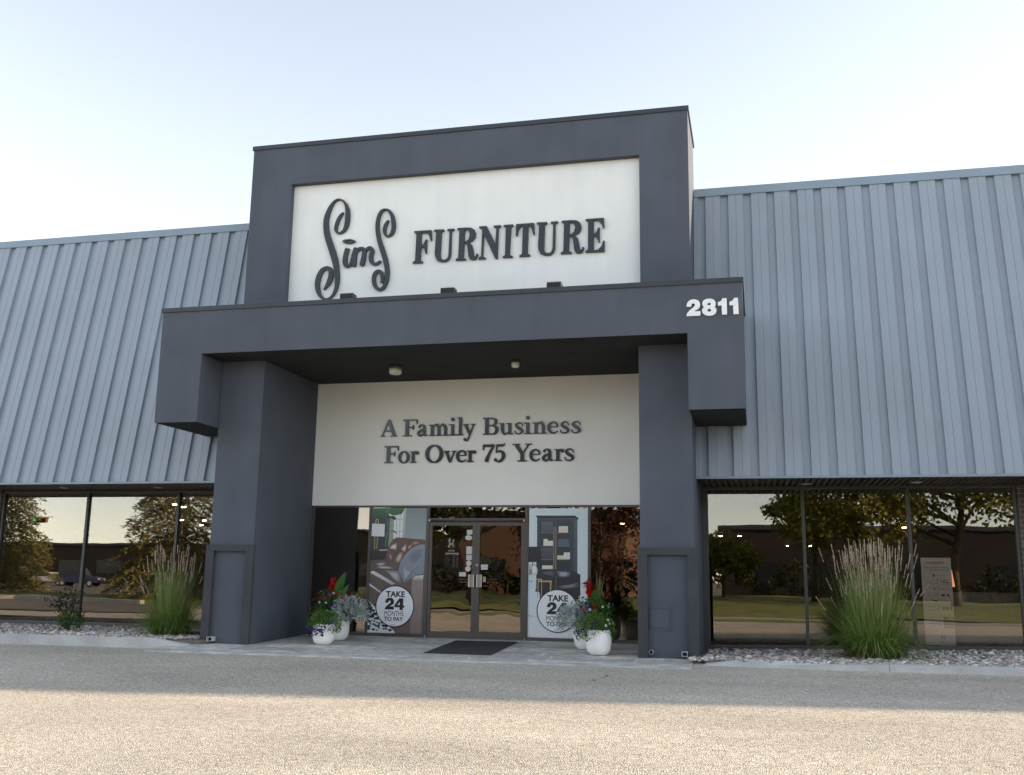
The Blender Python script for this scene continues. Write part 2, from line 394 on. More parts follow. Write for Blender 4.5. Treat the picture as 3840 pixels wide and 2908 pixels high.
def slate():
    m = bpy.data.materials.new('stamped_slate_paving'); m.use_nodes = True; t = m.node_tree; p = t.nodes['Principled BSDF']
    co = t.nodes.new('ShaderNodeTexCoord')
    nz = t.nodes.new('ShaderNodeTexNoise'); nz.inputs['Scale'].default_value = 2.2; nz.inputs['Detail'].default_value = 3
    t.links.new(co.outputs['Object'], nz.inputs['Vector'])
    ad = t.nodes.new('ShaderNodeVectorMath'); ad.operation = 'MULTIPLY_ADD'; ad.inputs[1].default_value = (0.25, 0.25, 0.0)
    t.links.new(nz.outputs['Color'], ad.inputs[0]); t.links.new(co.outputs['Object'], ad.inputs[2])
    br = t.nodes.new('ShaderNodeTexBrick'); br.inputs['Scale'].default_value = 1.0
    br.inputs['Brick Width'].default_value = 0.92; br.inputs['Row Height'].default_value = 0.56; br.inputs['Mortar Size'].default_value = 0.012
    br.inputs['Color1'].default_value = (0.44, 0.445, 0.425, 1); br.inputs['Color2'].default_value = (0.70, 0.68, 0.63, 1); br.inputs['Mortar'].default_value = (0.76, 0.74, 0.70, 1)
    br.offset = 0.4; br.squash = 1.4; br.squash_frequency = 3
    t.links.new(ad.outputs[0], br.inputs['Vector'])
    n2 = t.nodes.new('ShaderNodeTexNoise'); n2.inputs['Scale'].default_value = 5; n2.inputs['Detail'].default_value = 8; n2.inputs['Roughness'].default_value = 0.65
    t.links.new(co.outputs['Object'], n2.inputs['Vector'])
    rp = t.nodes.new('ShaderNodeValToRGB'); rp.color_ramp.elements[0].position = .32; rp.color_ramp.elements[0].color = (0.58,0.60,0.62,1); rp.color_ramp.elements[1].position = .68; rp.color_ramp.elements[1].color = (1.30,1.26,1.18,1)
    t.links.new(n2.outputs[0], rp.inputs[0])
    mx = t.nodes.new('ShaderNodeVectorMath'); mx.operation = 'MULTIPLY'; t.links.new(br.outputs['Color'], mx.inputs[0]); t.links.new(rp.outputs[0], mx.inputs[1])
    t.links.new(mx.outputs[0], p.inputs['Base Color']); p.inputs['Roughness'].default_value = 0.6
    b = t.nodes.new('ShaderNodeBump'); b.inputs['Strength'].default_value = 0.5; b.inputs['Distance'].default_value = 0.02
    t.links.new(n2.outputs[0], b.inputs['Height']); t.links.new(b.outputs[0], p.inputs['Normal'])
    return m
SLATE = slate()
CONC = mat('kerb_concrete', (0.52, 0.52, 0.50), 0.8, spec=0.3, var=0.16, vscale=2.2, bump=0.3, bscale=70, bdist=0.006, fine=0.08, fscale=90)
CONC_E = mat('pale_concrete_edge', (0.52,0.53,0.51), 0.8, var=0.3, vscale=3, bump=0.3, bscale=50, fine=0.1, fscale=70)
bm = new_bm(); prism_xy(bm, [(-4.35,-0.30),(4.02,-0.30),(4.02,2.93),(-3.2,2.93),(-3.2,0.72),(-4.35,0.72)], -0.3, slab_z)
struct(obj('entrance_paving', bm, SLATE))
bm = new_bm()
fr = [(-4.35,-0.302)]; be = []
for i in range(60):
    x = -4.35 + 8.4*i/59; be.append((x, -0.58 + 0.018*math.sin(x*5.1) + 0.012*math.sin(x*13+1) - 0.02*abs(x)/4))
prism_xy(bm, be + [(4.05,-0.302), (-4.35,-0.302)], -0.3, lambda x, y: slab_z(x, y)-0.002)
struct(obj('paving_edge', bm, CONC_E))

# kerbs: rounded-nose concrete, a real step above the lot
def kerb(name, plan, ztop):
    bm = new_bm(); prism_xy(bm, plan, -0.35, ztop); return struct(obj(name, bm, CONC, bev=0.022))
def kzl(x, y): return 0.095
def kzr(x, y):
    z = 0.047 + 0.010*max(0, x-4.2)
    return z - 0.10*max(0.0, (4.42-x)/0.36)
arc = [(-4.30 + 0.0*k, -0.06) for k in range(0)]
pl = [(-26,-0.06),(-9.9,-0.06)]
kerb('kerb', [(-26,-0.06),(-9.903,-0.06),(-9.903,0.11),(-26,0.11)], kzl)
kerb('kerb', [(-9.897,-0.06),(-6.903,-0.06),(-6.903,0.11),(-9.897,0.11)], kzl)
kerb('kerb', [(-6.897,-0.06),(-4.62,-0.07),(-4.36,-0.03),(-4.16,0.08),(-4.05,0.24),(-4.13,0.33),(-4.27,0.20),(-4.43,0.13),(-4.65,0.11),(-6.897,0.11)], lambda x, y: kzl(x,y)-0.10*max(0.0,(x+4.55)/0.5))
kerb('kerb', [(4.06,-0.06),(6.647,-0.06),(6.647,0.12),(4.62,0.12),(4.25,0.20)], kzr)
kerb('kerb', [(6.653,-0.06),(9.597,-0.06),(9.597,0.12),(6.653,0.12)], kzr)
kerb('kerb', [(9.603,-0.06),(26,-0.06),(26,0.12),(9.603,0.12)], lambda x, y: 0.10)

# gravel beds: soil sheet plus thousands of rounded stones as one mass
SOIL = mat('gravel_bed_soil', (0.17, 0.15, 0.13), 0.95, var=0.25, vscale=8, bump=0.6, bscale=40, bdist=0.02)
def sill_r(x): return -0.011 + 0.0255*(x-4.3)         # underside of the window sill, wings of the shop
def bed_z(x, y):
    if x < 0: return 0.055 + 0.004*y
    z0 = kzr(max(x, 4.45), 0)-0.03; z1 = min(sill_r(x), 0.12)+0.005
    return z0 + (z1-z0)*min(1, max(0, (y-0.1)/2.8))
for nm, pl in (('gravel_soil', [(-26,0.08),(-4.75,0.08),(-4.5,0.10),(-4.2,0.25),(-4.0,0.42),(-3.95,0.62),(-3.95,3.0),(-26,3.0)]), ('gravel_soil', [(4.22,0.18),(4.6,0.08),(26,0.08),(26,3.0),(3.98,3.0),(3.98,0.62)])):
    bm = new_bm(); prism_xy(bm, pl, -0.34, bed_z); struct(obj(nm, bm, SOIL))
def stones(name, n, x0, x1, side):
    ico = bmesh.new(); bmesh.ops.create_icosphere(ico, subdivisions=2, radius=1.0); iv = np.array([v.co[:] for v in ico.verts]); ico.faces.ensure_lookup_table()
    fi = np.array([[v.index for v in f.verts] for f in ico.faces]); ico.free()
    pal = np.array([lin(c) for c in ((186,176,166),(208,202,194),(164,152,144),(142,138,136),(222,218,212),(178,158,146),(132,124,118),(196,190,178))])
    vs, fs, cs = [], [], []; base = 0
    cnt = 0
    while cnt < n:
        x = RNG.uniform(x0, x1); y = 0.10 + 2.8*RNG.uniform(0,1)**1.35
        if side < 0 and (x > -4.12 and y > 0.58): continue
        if side < 0 and x > -4.75 and y < 0.12 + max(0, (x+4.75))*0.75: continue
        if side > 0 and x < 4.14 and y > 0.55: continue
        if side > 0 and x < 4.65 and y < 0.20: continue
        s = RNG.uniform(0.014, 0.034) * (1.25 if RNG.random() < 0.15 else 1)
        k = RNG.uniform(0.6, 1.3, 3) * np.array((1.15, 1.15, 0.7))
        a, b = RNG.uniform(0, 6.28), RNG.normal(0, 0.35)
        R = np.array(Matrix.Rotation(a, 3, 'Z') @ Matrix.Rotation(b, 3, 'X'))
        ph = RNG.uniform(0, 6.28, 3)
        v = iv*(1 + 0.13*np.sin(iv*2.3+ph).sum(1, keepdims=True)/1.7)*k*s
        v = v @ R.T + np.array((x, y, bed_z(x, y) + RNG.uniform(0.0, 0.026)))
        vs.append(v); fs.append(fi+base); base += len(iv)
        c = pal[RNG.integers(len(pal))]*RNG.uniform(0.75, 1.15); cs.append(np.repeat(c[None], len(iv), 0)); cnt += 1
    me = merge_mesh(name, np.concatenate(vs), np.concatenate(fs), np.concatenate(cs), smooth=True)
    o = obj(name, me, vcol_mat('river_stone', 0.65, 0.35, grain=0.18, gscale=45)); o['kind'] = 'stuff'
    return o
stones('gravel', 6200, -11.6, -3.9, -1); stones('gravel', 5600, 3.95, 10.3, 1)

# ------------------------------------------------------------------ the shop building
STORE = thing('furniture_store', 'charcoal stucco and blue-grey metal clad furniture shop with framed entrance canopy', 'building', (0, 3, 0.06))
CX = (-4.081, -3.265, 3.226, 4.042); YC = 0.683
BZT, BZB, BZS = 5.553, 3.632, 4.8015
# canopy: one inverted-U beam in front of the columns
bm = new_bm()
prism_xz(bm, [(-4.891,BZB),(-4.094,BZB),(-4.094,BZS),(4.041,BZS),(4.041,BZB),(4.864,BZB),(4.864,BZT),(-4.891,BZT)], 0.0, 1.262)
canopy = obj('canopy', bm, STUCCO, STORE, bev=0.010)
for x0, x1 in ((-4.888, -4.097), (4.044, 4.861)):
    bm = new_bm(); bx(bm, x0, x1, 1.2645, 2.10, BZB+0.003, BZT-0.003); obj('canopy_return', bm, STUCCO, canopy)
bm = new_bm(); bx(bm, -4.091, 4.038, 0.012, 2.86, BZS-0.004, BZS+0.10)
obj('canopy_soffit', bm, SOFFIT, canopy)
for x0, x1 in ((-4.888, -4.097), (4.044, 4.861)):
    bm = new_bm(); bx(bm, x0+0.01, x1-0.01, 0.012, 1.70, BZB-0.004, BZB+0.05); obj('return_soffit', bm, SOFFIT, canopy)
bm = new_bm()
bx(bm, -4.912, 4.884, -0.022, 1.25, BZT, 5.627)
bx(bm, -4.912, -4.10, 1.252, 2.12, BZT+0.002, 5.625); bx(bm, 4.046, 4.884, 1.252, 2.12, BZT+0.002, 5.625)
obj('coping', bm, COPING, canopy, bev=0.004)
# tower with the recessed sign panel
TX0, TX1, TY, TZ = -4.080, 4.028, 1.267, 9.022
bm = new_bm()
prism_xz(bm, [(TX0,5.45),(-3.268,5.45),(-3.268,8.286),(3.200,8.286),(3.200,5.45),(TX1,5.45),(TX1,TZ),(TX0,TZ)], TY, 1.41)
tower = obj('tower', bm, STUCCO, STORE, bev=0.009)
bm = new_bm(); bx(bm, TX0+0.002, TX1-0.002, 1.4125, 2.82, 5.45, TZ-0.002); obj('tower_body', bm, STUCCO, tower)
bm = new_bm(); bx(bm, -3.262, 3.195, 1.396, 1.4115, 5.46, 8.282); obj('sign_panel', bm, WHITEP, tower)
bm = new_bm(); bx(bm, TX0-0.022, TX1+0.022, TY-0.022, 2.845, TZ, 9.10); obj('coping', bm, COPING, tower, bev=0.004)
# columns with framed plinths
def column(x0, x1, p0, p1, r0, r1):
    bm = new_bm(); bx(bm, x0, x1, YC, 2.97, -0.10, BZS-0.006)
    c = obj('column', bm, STUCCO, STORE, bev=0.009)
    bm = new_bm(); zb = slab_z(0, 0.6)-0.02
    prism_xz(bm, [(p0,zb),(r0,zb),(r0,1.520),(r1,1.520),(r1,zb),(p1,zb),(p1,1.6245),(p0,1.6245)], 0.610, YC-0.001)
    # the frame turns the corner a little on the open side
    obj('plinth_frame', bm, STUCCO_D, c, bev=0.007)
    return c
colL = column(CX[0], CX[1], -4.105, -3.221, -3.962, -3.370)
colR = column(CX[2], CX[3], 3.189, 4.091, 3.338, 3.940)
bm = new_bm()
bx(bm, 3.352, 3.682, YC-0.010, YC-0.001, 0.402, 0.750)
hatch = obj('access_hatch', bm, STUCCO, colR, bev=0.003)
bm = new_bm()
for a in ((3.368,3.655,0.718,0.722),(3.368,3.655,0.430,0.434),(3.366,3.370,0.430,0.722),(3.653,3.657,0.430,0.722)): bx(bm, a[0], a[1], YC-0.0125, YC-0.0095, a[2], a[3])
obj('hatch_joint', bm, DARKSLOT, colR)
# wings: mansard metal siding
YQ, ZQ, YK, ZK, ZKC = 1.513, 2.786, 2.517, 8.075, 7.918
MS = (YK-YQ)/(ZK-ZQ)
NRM = Vector((0, -1, MS)).normalized()
def siding(x0, x1, phase):
    P = 0.3982; prof = []
    k0 = math.floor((x0-phase)/P)-1; k1 = math.ceil((x1-phase)/P)+1
    for k in range(k0, k1):
        a = phase + k*P
        for dx, d in ((0,0),(0.126,0),(0.1265,-0.005),(0.1315,-0.005),(0.133,0),(0.252,0),(0.255,0.002),(0.259,0.002),(0.262,-0.004),(0.265,-0.050),(0.391,-0.050),(0.3945,-0.004)):
            prof.append((a+dx, d))
    dep = lambda x: next((a[1]+(b[1]-a[1])*(x-a[0])/(b[0]-a[0]) for a, b in zip(prof, prof[1:]) if a[0] <= x <= b[0] and b[0] > a[0]), 0)
    prof = [(x0, dep(x0))] + [q for q in prof if x0 < q[0] < x1] + [(x1, dep(x1))]
    bm = new_bm(); lo, hi = [], []
    for x, d in prof:
        lo.append(bm.verts.new(Vector((x, YQ, ZQ)) + NRM*d)); zz = ZKC+0.03; hi.append(bm.verts.new(Vector((x, YQ+MS*(zz-ZQ), zz)) + NRM*d))
    for i in range(len(prof)-1): bm.faces.new((lo[i], lo[i+1], hi[i+1], hi[i]))
    s = obj('wing_siding', bm, SIDING, STORE)
    bm = new_bm(); y1 = YQ+MS*(ZKC-ZQ)
    prism_yz(bm, [(y1-0.018, ZKC), (YK-0.018, ZK), (YK+0.35, ZK), (YK+0.35, ZKC+0.10), (y1+0.03, ZKC+0.10), (y1+0.03, ZKC)], x0, x1)
    obj('roof_trim', bm, TRIM, s)
    bm = new_bm(); prism_yz(bm, [(YQ-0.012, ZQ-0.032), (YQ-0.012, ZQ+0.006), (YQ+0.06, ZQ+0.006), (YQ+0.06, ZQ-0.032)], x0, x1)
    obj('drip_edge', bm, TRIM, s)
    bm = new_bm(); prism_yz(bm, [(YQ+0.07, ZQ-0.02), (YK+0.30, ZKC+0.05), (YK+0.36, ZKC+0.05), (YQ+0.13, ZQ-0.02)], x0, x1)
    obj('siding_backing', bm, DARKSLOT, s)
    return s
sidL = siding(-26.0, -4.085, -5.058); sidR = siding(4.034, 52.0, 4.244)  # right wing lengthened far out of view so its shadow spans the lot
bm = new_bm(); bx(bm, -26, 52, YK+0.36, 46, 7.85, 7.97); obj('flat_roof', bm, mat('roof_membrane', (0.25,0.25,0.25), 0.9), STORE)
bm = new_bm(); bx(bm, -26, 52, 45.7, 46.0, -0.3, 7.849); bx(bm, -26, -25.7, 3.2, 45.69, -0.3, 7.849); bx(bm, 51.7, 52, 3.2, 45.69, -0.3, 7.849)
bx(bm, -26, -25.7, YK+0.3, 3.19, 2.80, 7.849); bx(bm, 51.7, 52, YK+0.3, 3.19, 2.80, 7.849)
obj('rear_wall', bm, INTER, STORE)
# soffits over the shop windows: smooth on one wing, ribbed on the other
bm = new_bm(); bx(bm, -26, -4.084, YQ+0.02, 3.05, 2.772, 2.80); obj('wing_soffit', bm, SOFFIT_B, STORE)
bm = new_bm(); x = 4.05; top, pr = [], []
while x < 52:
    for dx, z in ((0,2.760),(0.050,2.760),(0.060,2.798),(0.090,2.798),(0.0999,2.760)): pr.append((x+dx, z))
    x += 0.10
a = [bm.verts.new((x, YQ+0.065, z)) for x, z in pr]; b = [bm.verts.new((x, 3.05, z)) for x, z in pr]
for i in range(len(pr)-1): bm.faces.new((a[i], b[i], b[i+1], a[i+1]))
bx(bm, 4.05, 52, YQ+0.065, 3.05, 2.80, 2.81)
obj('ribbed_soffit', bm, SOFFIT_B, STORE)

# shop windows
def pane_mesh(x0, x1, z0, z1, y, zf=None):
    bm = new_bm(); v, fs = bx(bm, x0, x1, y, y+0.012, z0, z1)
    for f in fs: f.material_index = 1
    fs[2].material_index = 0
    if zf:
        for q in v:
            if abs(q.co.z-z0) < 1e-6: q.co.z = zf(q.co.x)
    return bm
def shop_window(x0, x1, zlo, l=0.026, r=0.026, head=2.758):
    """One bay: dark frame bars, aluminium sill, one pane."""
    bm = new_bm(); zs = lambda x: zlo(x)
    def slab(xa, xb, ya, yb, f0, f1, mi=0):
        v, fs = bx(bm, xa, xb, ya, yb, 0, 1, mi)
        for q in v: q.co.z = (f1 if q.co.z > .5 else f0)(q.co.x)
    slab(x0+0.0005, x0+l, YS-0.03, YS+0.05, lambda x: zs(x)+0.086, lambda x: head)
    slab(x1-r, x1-0.0005, YS-0.03, YS+0.05, lambda x: zs(x)+0.086, lambda x: head)
    slab(x0+l+0.0005, x1-r-0.0005, YS-0.03, YS+0.05, lambda x: head-0.045, lambda x: head-0.0005)
    slab(x0+0.0005, x1-0.0005, YS-0.045, YS+0.05, lambda x: zs(x)+0.045, lambda x: zs(x)+0.085, 1)
    slab(x0+0.0005, x1-0.0005, YS-0.07, YS+0.05, lambda x: zs(x), lambda x: zs(x)+0.0445, 1)
    w = obj('window', bm, [FRAMEB, SILLM], STORE)
    obj('pane', pane_mesh(x0+l-0.004, x1-r+0.004, 0.0, head-0.04, YS+0.012, lambda x: zs(x)+0.08), [GLASS, CLEAR], w)
    return w
zl = lambda x: 0.064-0.0*x
for a, b in ((-10.283,-8.241),(-8.241,-6.182),(-6.182,-4.086)): shop_window(a, b, zl, l=0.05 if a < -10 else 0.026)
for a, b in ((4.046,5.738),(5.738,7.424),(7.424,9.081)): shop_window(a, b, sill_r, l=0.10 if a < 5 else 0.026, r=0.045 if b > 9 else 0.026)
# brick piers beyond the glazing
def brick_mat():
    m = bpy.data.materials.new('brown_brick'); m.use_nodes = True; t = m.node_tree; p = t.nodes['Principled BSDF']
    co = t.nodes.new('ShaderNodeTexCoord'); mp = t.nodes.new('ShaderNodeMapping'); mp.inputs['Rotation'].default_value = (rad(90), 0, 0)
    t.links.new(co.outputs['Object'], mp.inputs[0])
    br = t.nodes.new('ShaderNodeTexBrick'); br.inputs['Scale'].default_value = 1; br.inputs['Brick Width'].default_value = 0.24; br.inputs['Row Height'].default_value = 0.085; br.inputs['Mortar Size'].default_value = 0.008
    br.inputs['Color1'].default_value = (0.085,0.062,0.052,1); br.inputs['Color2'].default_value = (0.13,0.095,0.08,1); br.inputs['Mortar'].default_value = (0.19,0.175,0.16,1)
    t.links.new(mp.outputs[0], br.inputs['Vector']); t.links.new(br.outputs['Color'], p.inputs['Base Color']); p.inputs['Roughness'].default_value = 0.85
    b = t.nodes.new('ShaderNodeBump'); b.inputs['Strength'].default_value = 0.6; b.inputs['Distance'].default_value = 0.01; b.invert = True
    t.links.new(br.outputs['Fac'], b.inputs['Height']); t.links.new(b.outputs[0], p.inputs['Normal'])
    return m
BRICK = brick_mat()
bm = new_bm(); bx(bm, 9.084, 52, YS-0.06, YS+0.2, -0.1, 2.757); obj('brick_pier', bm, BRICK, STORE)
bm = new_bm(); bx(bm, -26, -10.286, YS-0.06, YS+0.2, -0.1, 2.769); obj('brick_pier', bm, BRICK, STORE)
# wall behind the canopy: tagline panel, glazed screen, doors
bm = new_bm(); bx(bm, CX[1]+0.002, CX[2]-0.002, 2.872, 2.96, 2.440, BZS-0.006); obj('fascia_panel', bm, CREAM, STORE, bev=0.003)
bm = new_bm(); bx(bm, CX[0]+0.05, CX[3]-0.05, 2.99, 3.06, 2.76, BZS+0.9); obj('bulkhead', bm, INTER, STORE)
MU = (-3.262, -2.0757, -0.9452, 0.9452, 2.073, 3.224)
def screen_bay(x0, x1, l, r, z0=0.045):
    bm = new_bm(); y0, y1 = 2.895, 2.965
    bx(bm, x0+0.0005, x0+l, y0, y1, z0, 2.4385); bx(bm, x1-r, x1-0.0005, y0, y1, z0, 2.4385)
    bx(bm, x0+l+0.0005, x1-r-0.0005, y0, y1, 2.405, 2.438); bx(bm, x0+l+0.0005, x1-r-0.0005, y0-0.006, y1, z0, z0+0.07)
    w = obj('window', bm, BRONZE, STORE, bev=0.002)
    obj('pane', pane_mesh(x0+l-0.004, x1-r+0.004, z0+0.066, 2.409, 2.925), [GLASS_D, CLEAR], w)
    return w
screen_bay(MU[0], MU[1], 0.045, 0.025); screen_bay(MU[1], MU[2], 0.025, 0.020)
screen_bay(MU[3], MU[4], 0.020, 0.025); screen_bay(MU[4], MU[5], 0.025, 0.04)
# door frame with transom
bm = new_bm(); y0, y1 = 2.890, 2.97
bx(bm, MU[2]+0.0005, -0.912, y0, y1, 0.045, 2.4385); bx(bm, 0.906, MU[3]-0.0005, y0, y1, 0.045, 2.4385)
bx(bm, -0.9115, 0.9055, y0, y1, 2.140, 2.205); bx(bm, -0.9115, 0.9055, y0, y1, 2.405, 2.438)
dfr = obj('door_frame', bm, BRONZE, STORE, bev=0.002)
obj('transom_pane', pane_mesh(-0.913, 0.907, 2.203, 2.408, 2.925), [GLASS_D, CLEAR], dfr)
bm = new_bm(); tube(bm, [(-0.90, 2.862, 2.158), (0.895, 2.862, 2.158)], 0.013, 10); obj('closer_bar', bm, BRONZE, dfr)
for x in (-0.895, 0.89):
    bm = new_bm(); bx(bm, x-0.012, x+0.012, 2.85, 2.889, 2.140, 2.178); obj('bar_bracket', bm, STEEL, dfr)
def door(x0, x1, g0, g1, hx0, hx1, lock):
    bm = new_bm(); y0, y1 = 2.902, 2.945
    bx(bm, x0, g0, y0, y1, 0.052, 2.135); bx(bm, g1, x1, y0, y1, 0.052, 2.135)
    bx(bm, g0+0.0005, g1-0.0005, y0, y1, 2.070, 2.135); bx(bm, g0+0.0005, g1-0.0005, y0, y1, 0.052, 0.172)
    d = obj('door', bm, BRONZE, STORE, bev=0.002)
    obj('door_pane', pane_mesh(g0-0.004, g1+0.004, 0.168, 2.074, 2.92), [GLASS_D, CLEAR], d)
    bm = new_bm(); w = hx1-hx0
    for i in range(5):
        k = (0.0, 0.27, 0.45, 0.63, 0.80)[i]; ww = (0.2, 0.09, 0.09, 0.09, 0.2)[i]
        bx(bm, hx0+k*w, hx0+(k+ww)*w, 2.845, 2.862, 0.968, 1.192)
    h = obj('handle', bm, STEEL, d, bev=0.002)
    bm = new_bm(); bx(bm, hx0+0.01*w, hx1-0.01*w, 2.8625, 2.870, 0.972, 1.188); bx(bm, hx0+0.3*w, hx1-0.3*w, 2.8705, 2.9015, 1.13, 1.16); bx(bm, hx0+0.3*w, hx1-0.3*w, 2.8705, 2.9015, 1.0, 1.03)
    obj('handle_plate', bm, DARKSLOT, d)
    if lock:
        bm = new_bm(); tube(bm, [(0.018, 2.9015, 1.36), (0.018, 2.893, 1.36)], 0.019, 16); obj('lock', bm, STEEL, d)
    bm = new_bm(); xx = (-0.363, -0.134) if x0 < -0.5 else (0.184, 0.384)
    bx(bm, xx[0], xx[1], 2.965, 2.99, 1.088, 1.122); bx(bm, xx[0], xx[1], 2.965, 2.99, 1.040, 1.072)
    obj('push_bar', bm, STEEL, d, bev=0.003)
door(-0.9085, -0.012, -0.848, -0.080, -0.126, -0.016, False); door(-0.009, 0.9035, 0.062, 0.836, 0.026, 0.127, True)
bm = new_bm(); bx(bm, -0.91, 0.904, 2.86, 2.985, 0.040, 0.051)
for x in (-0.93, 0.925): tube(bm, [(x, 2.872, 0.03), (x, 2.872, 0.105)], 0.011, 8)
obj('threshold', bm, STEEL, STORE)
# showroom inside: floor, ceiling, partitions
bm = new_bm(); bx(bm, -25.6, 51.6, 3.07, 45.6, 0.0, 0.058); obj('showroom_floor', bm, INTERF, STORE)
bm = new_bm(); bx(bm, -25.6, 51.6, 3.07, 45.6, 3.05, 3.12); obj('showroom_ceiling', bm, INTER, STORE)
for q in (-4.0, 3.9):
    bm = new_bm(); bx(bm, q, q+.1, 3.2, 8, 0.059, 3.049); obj('partition', bm, INTER, STORE)
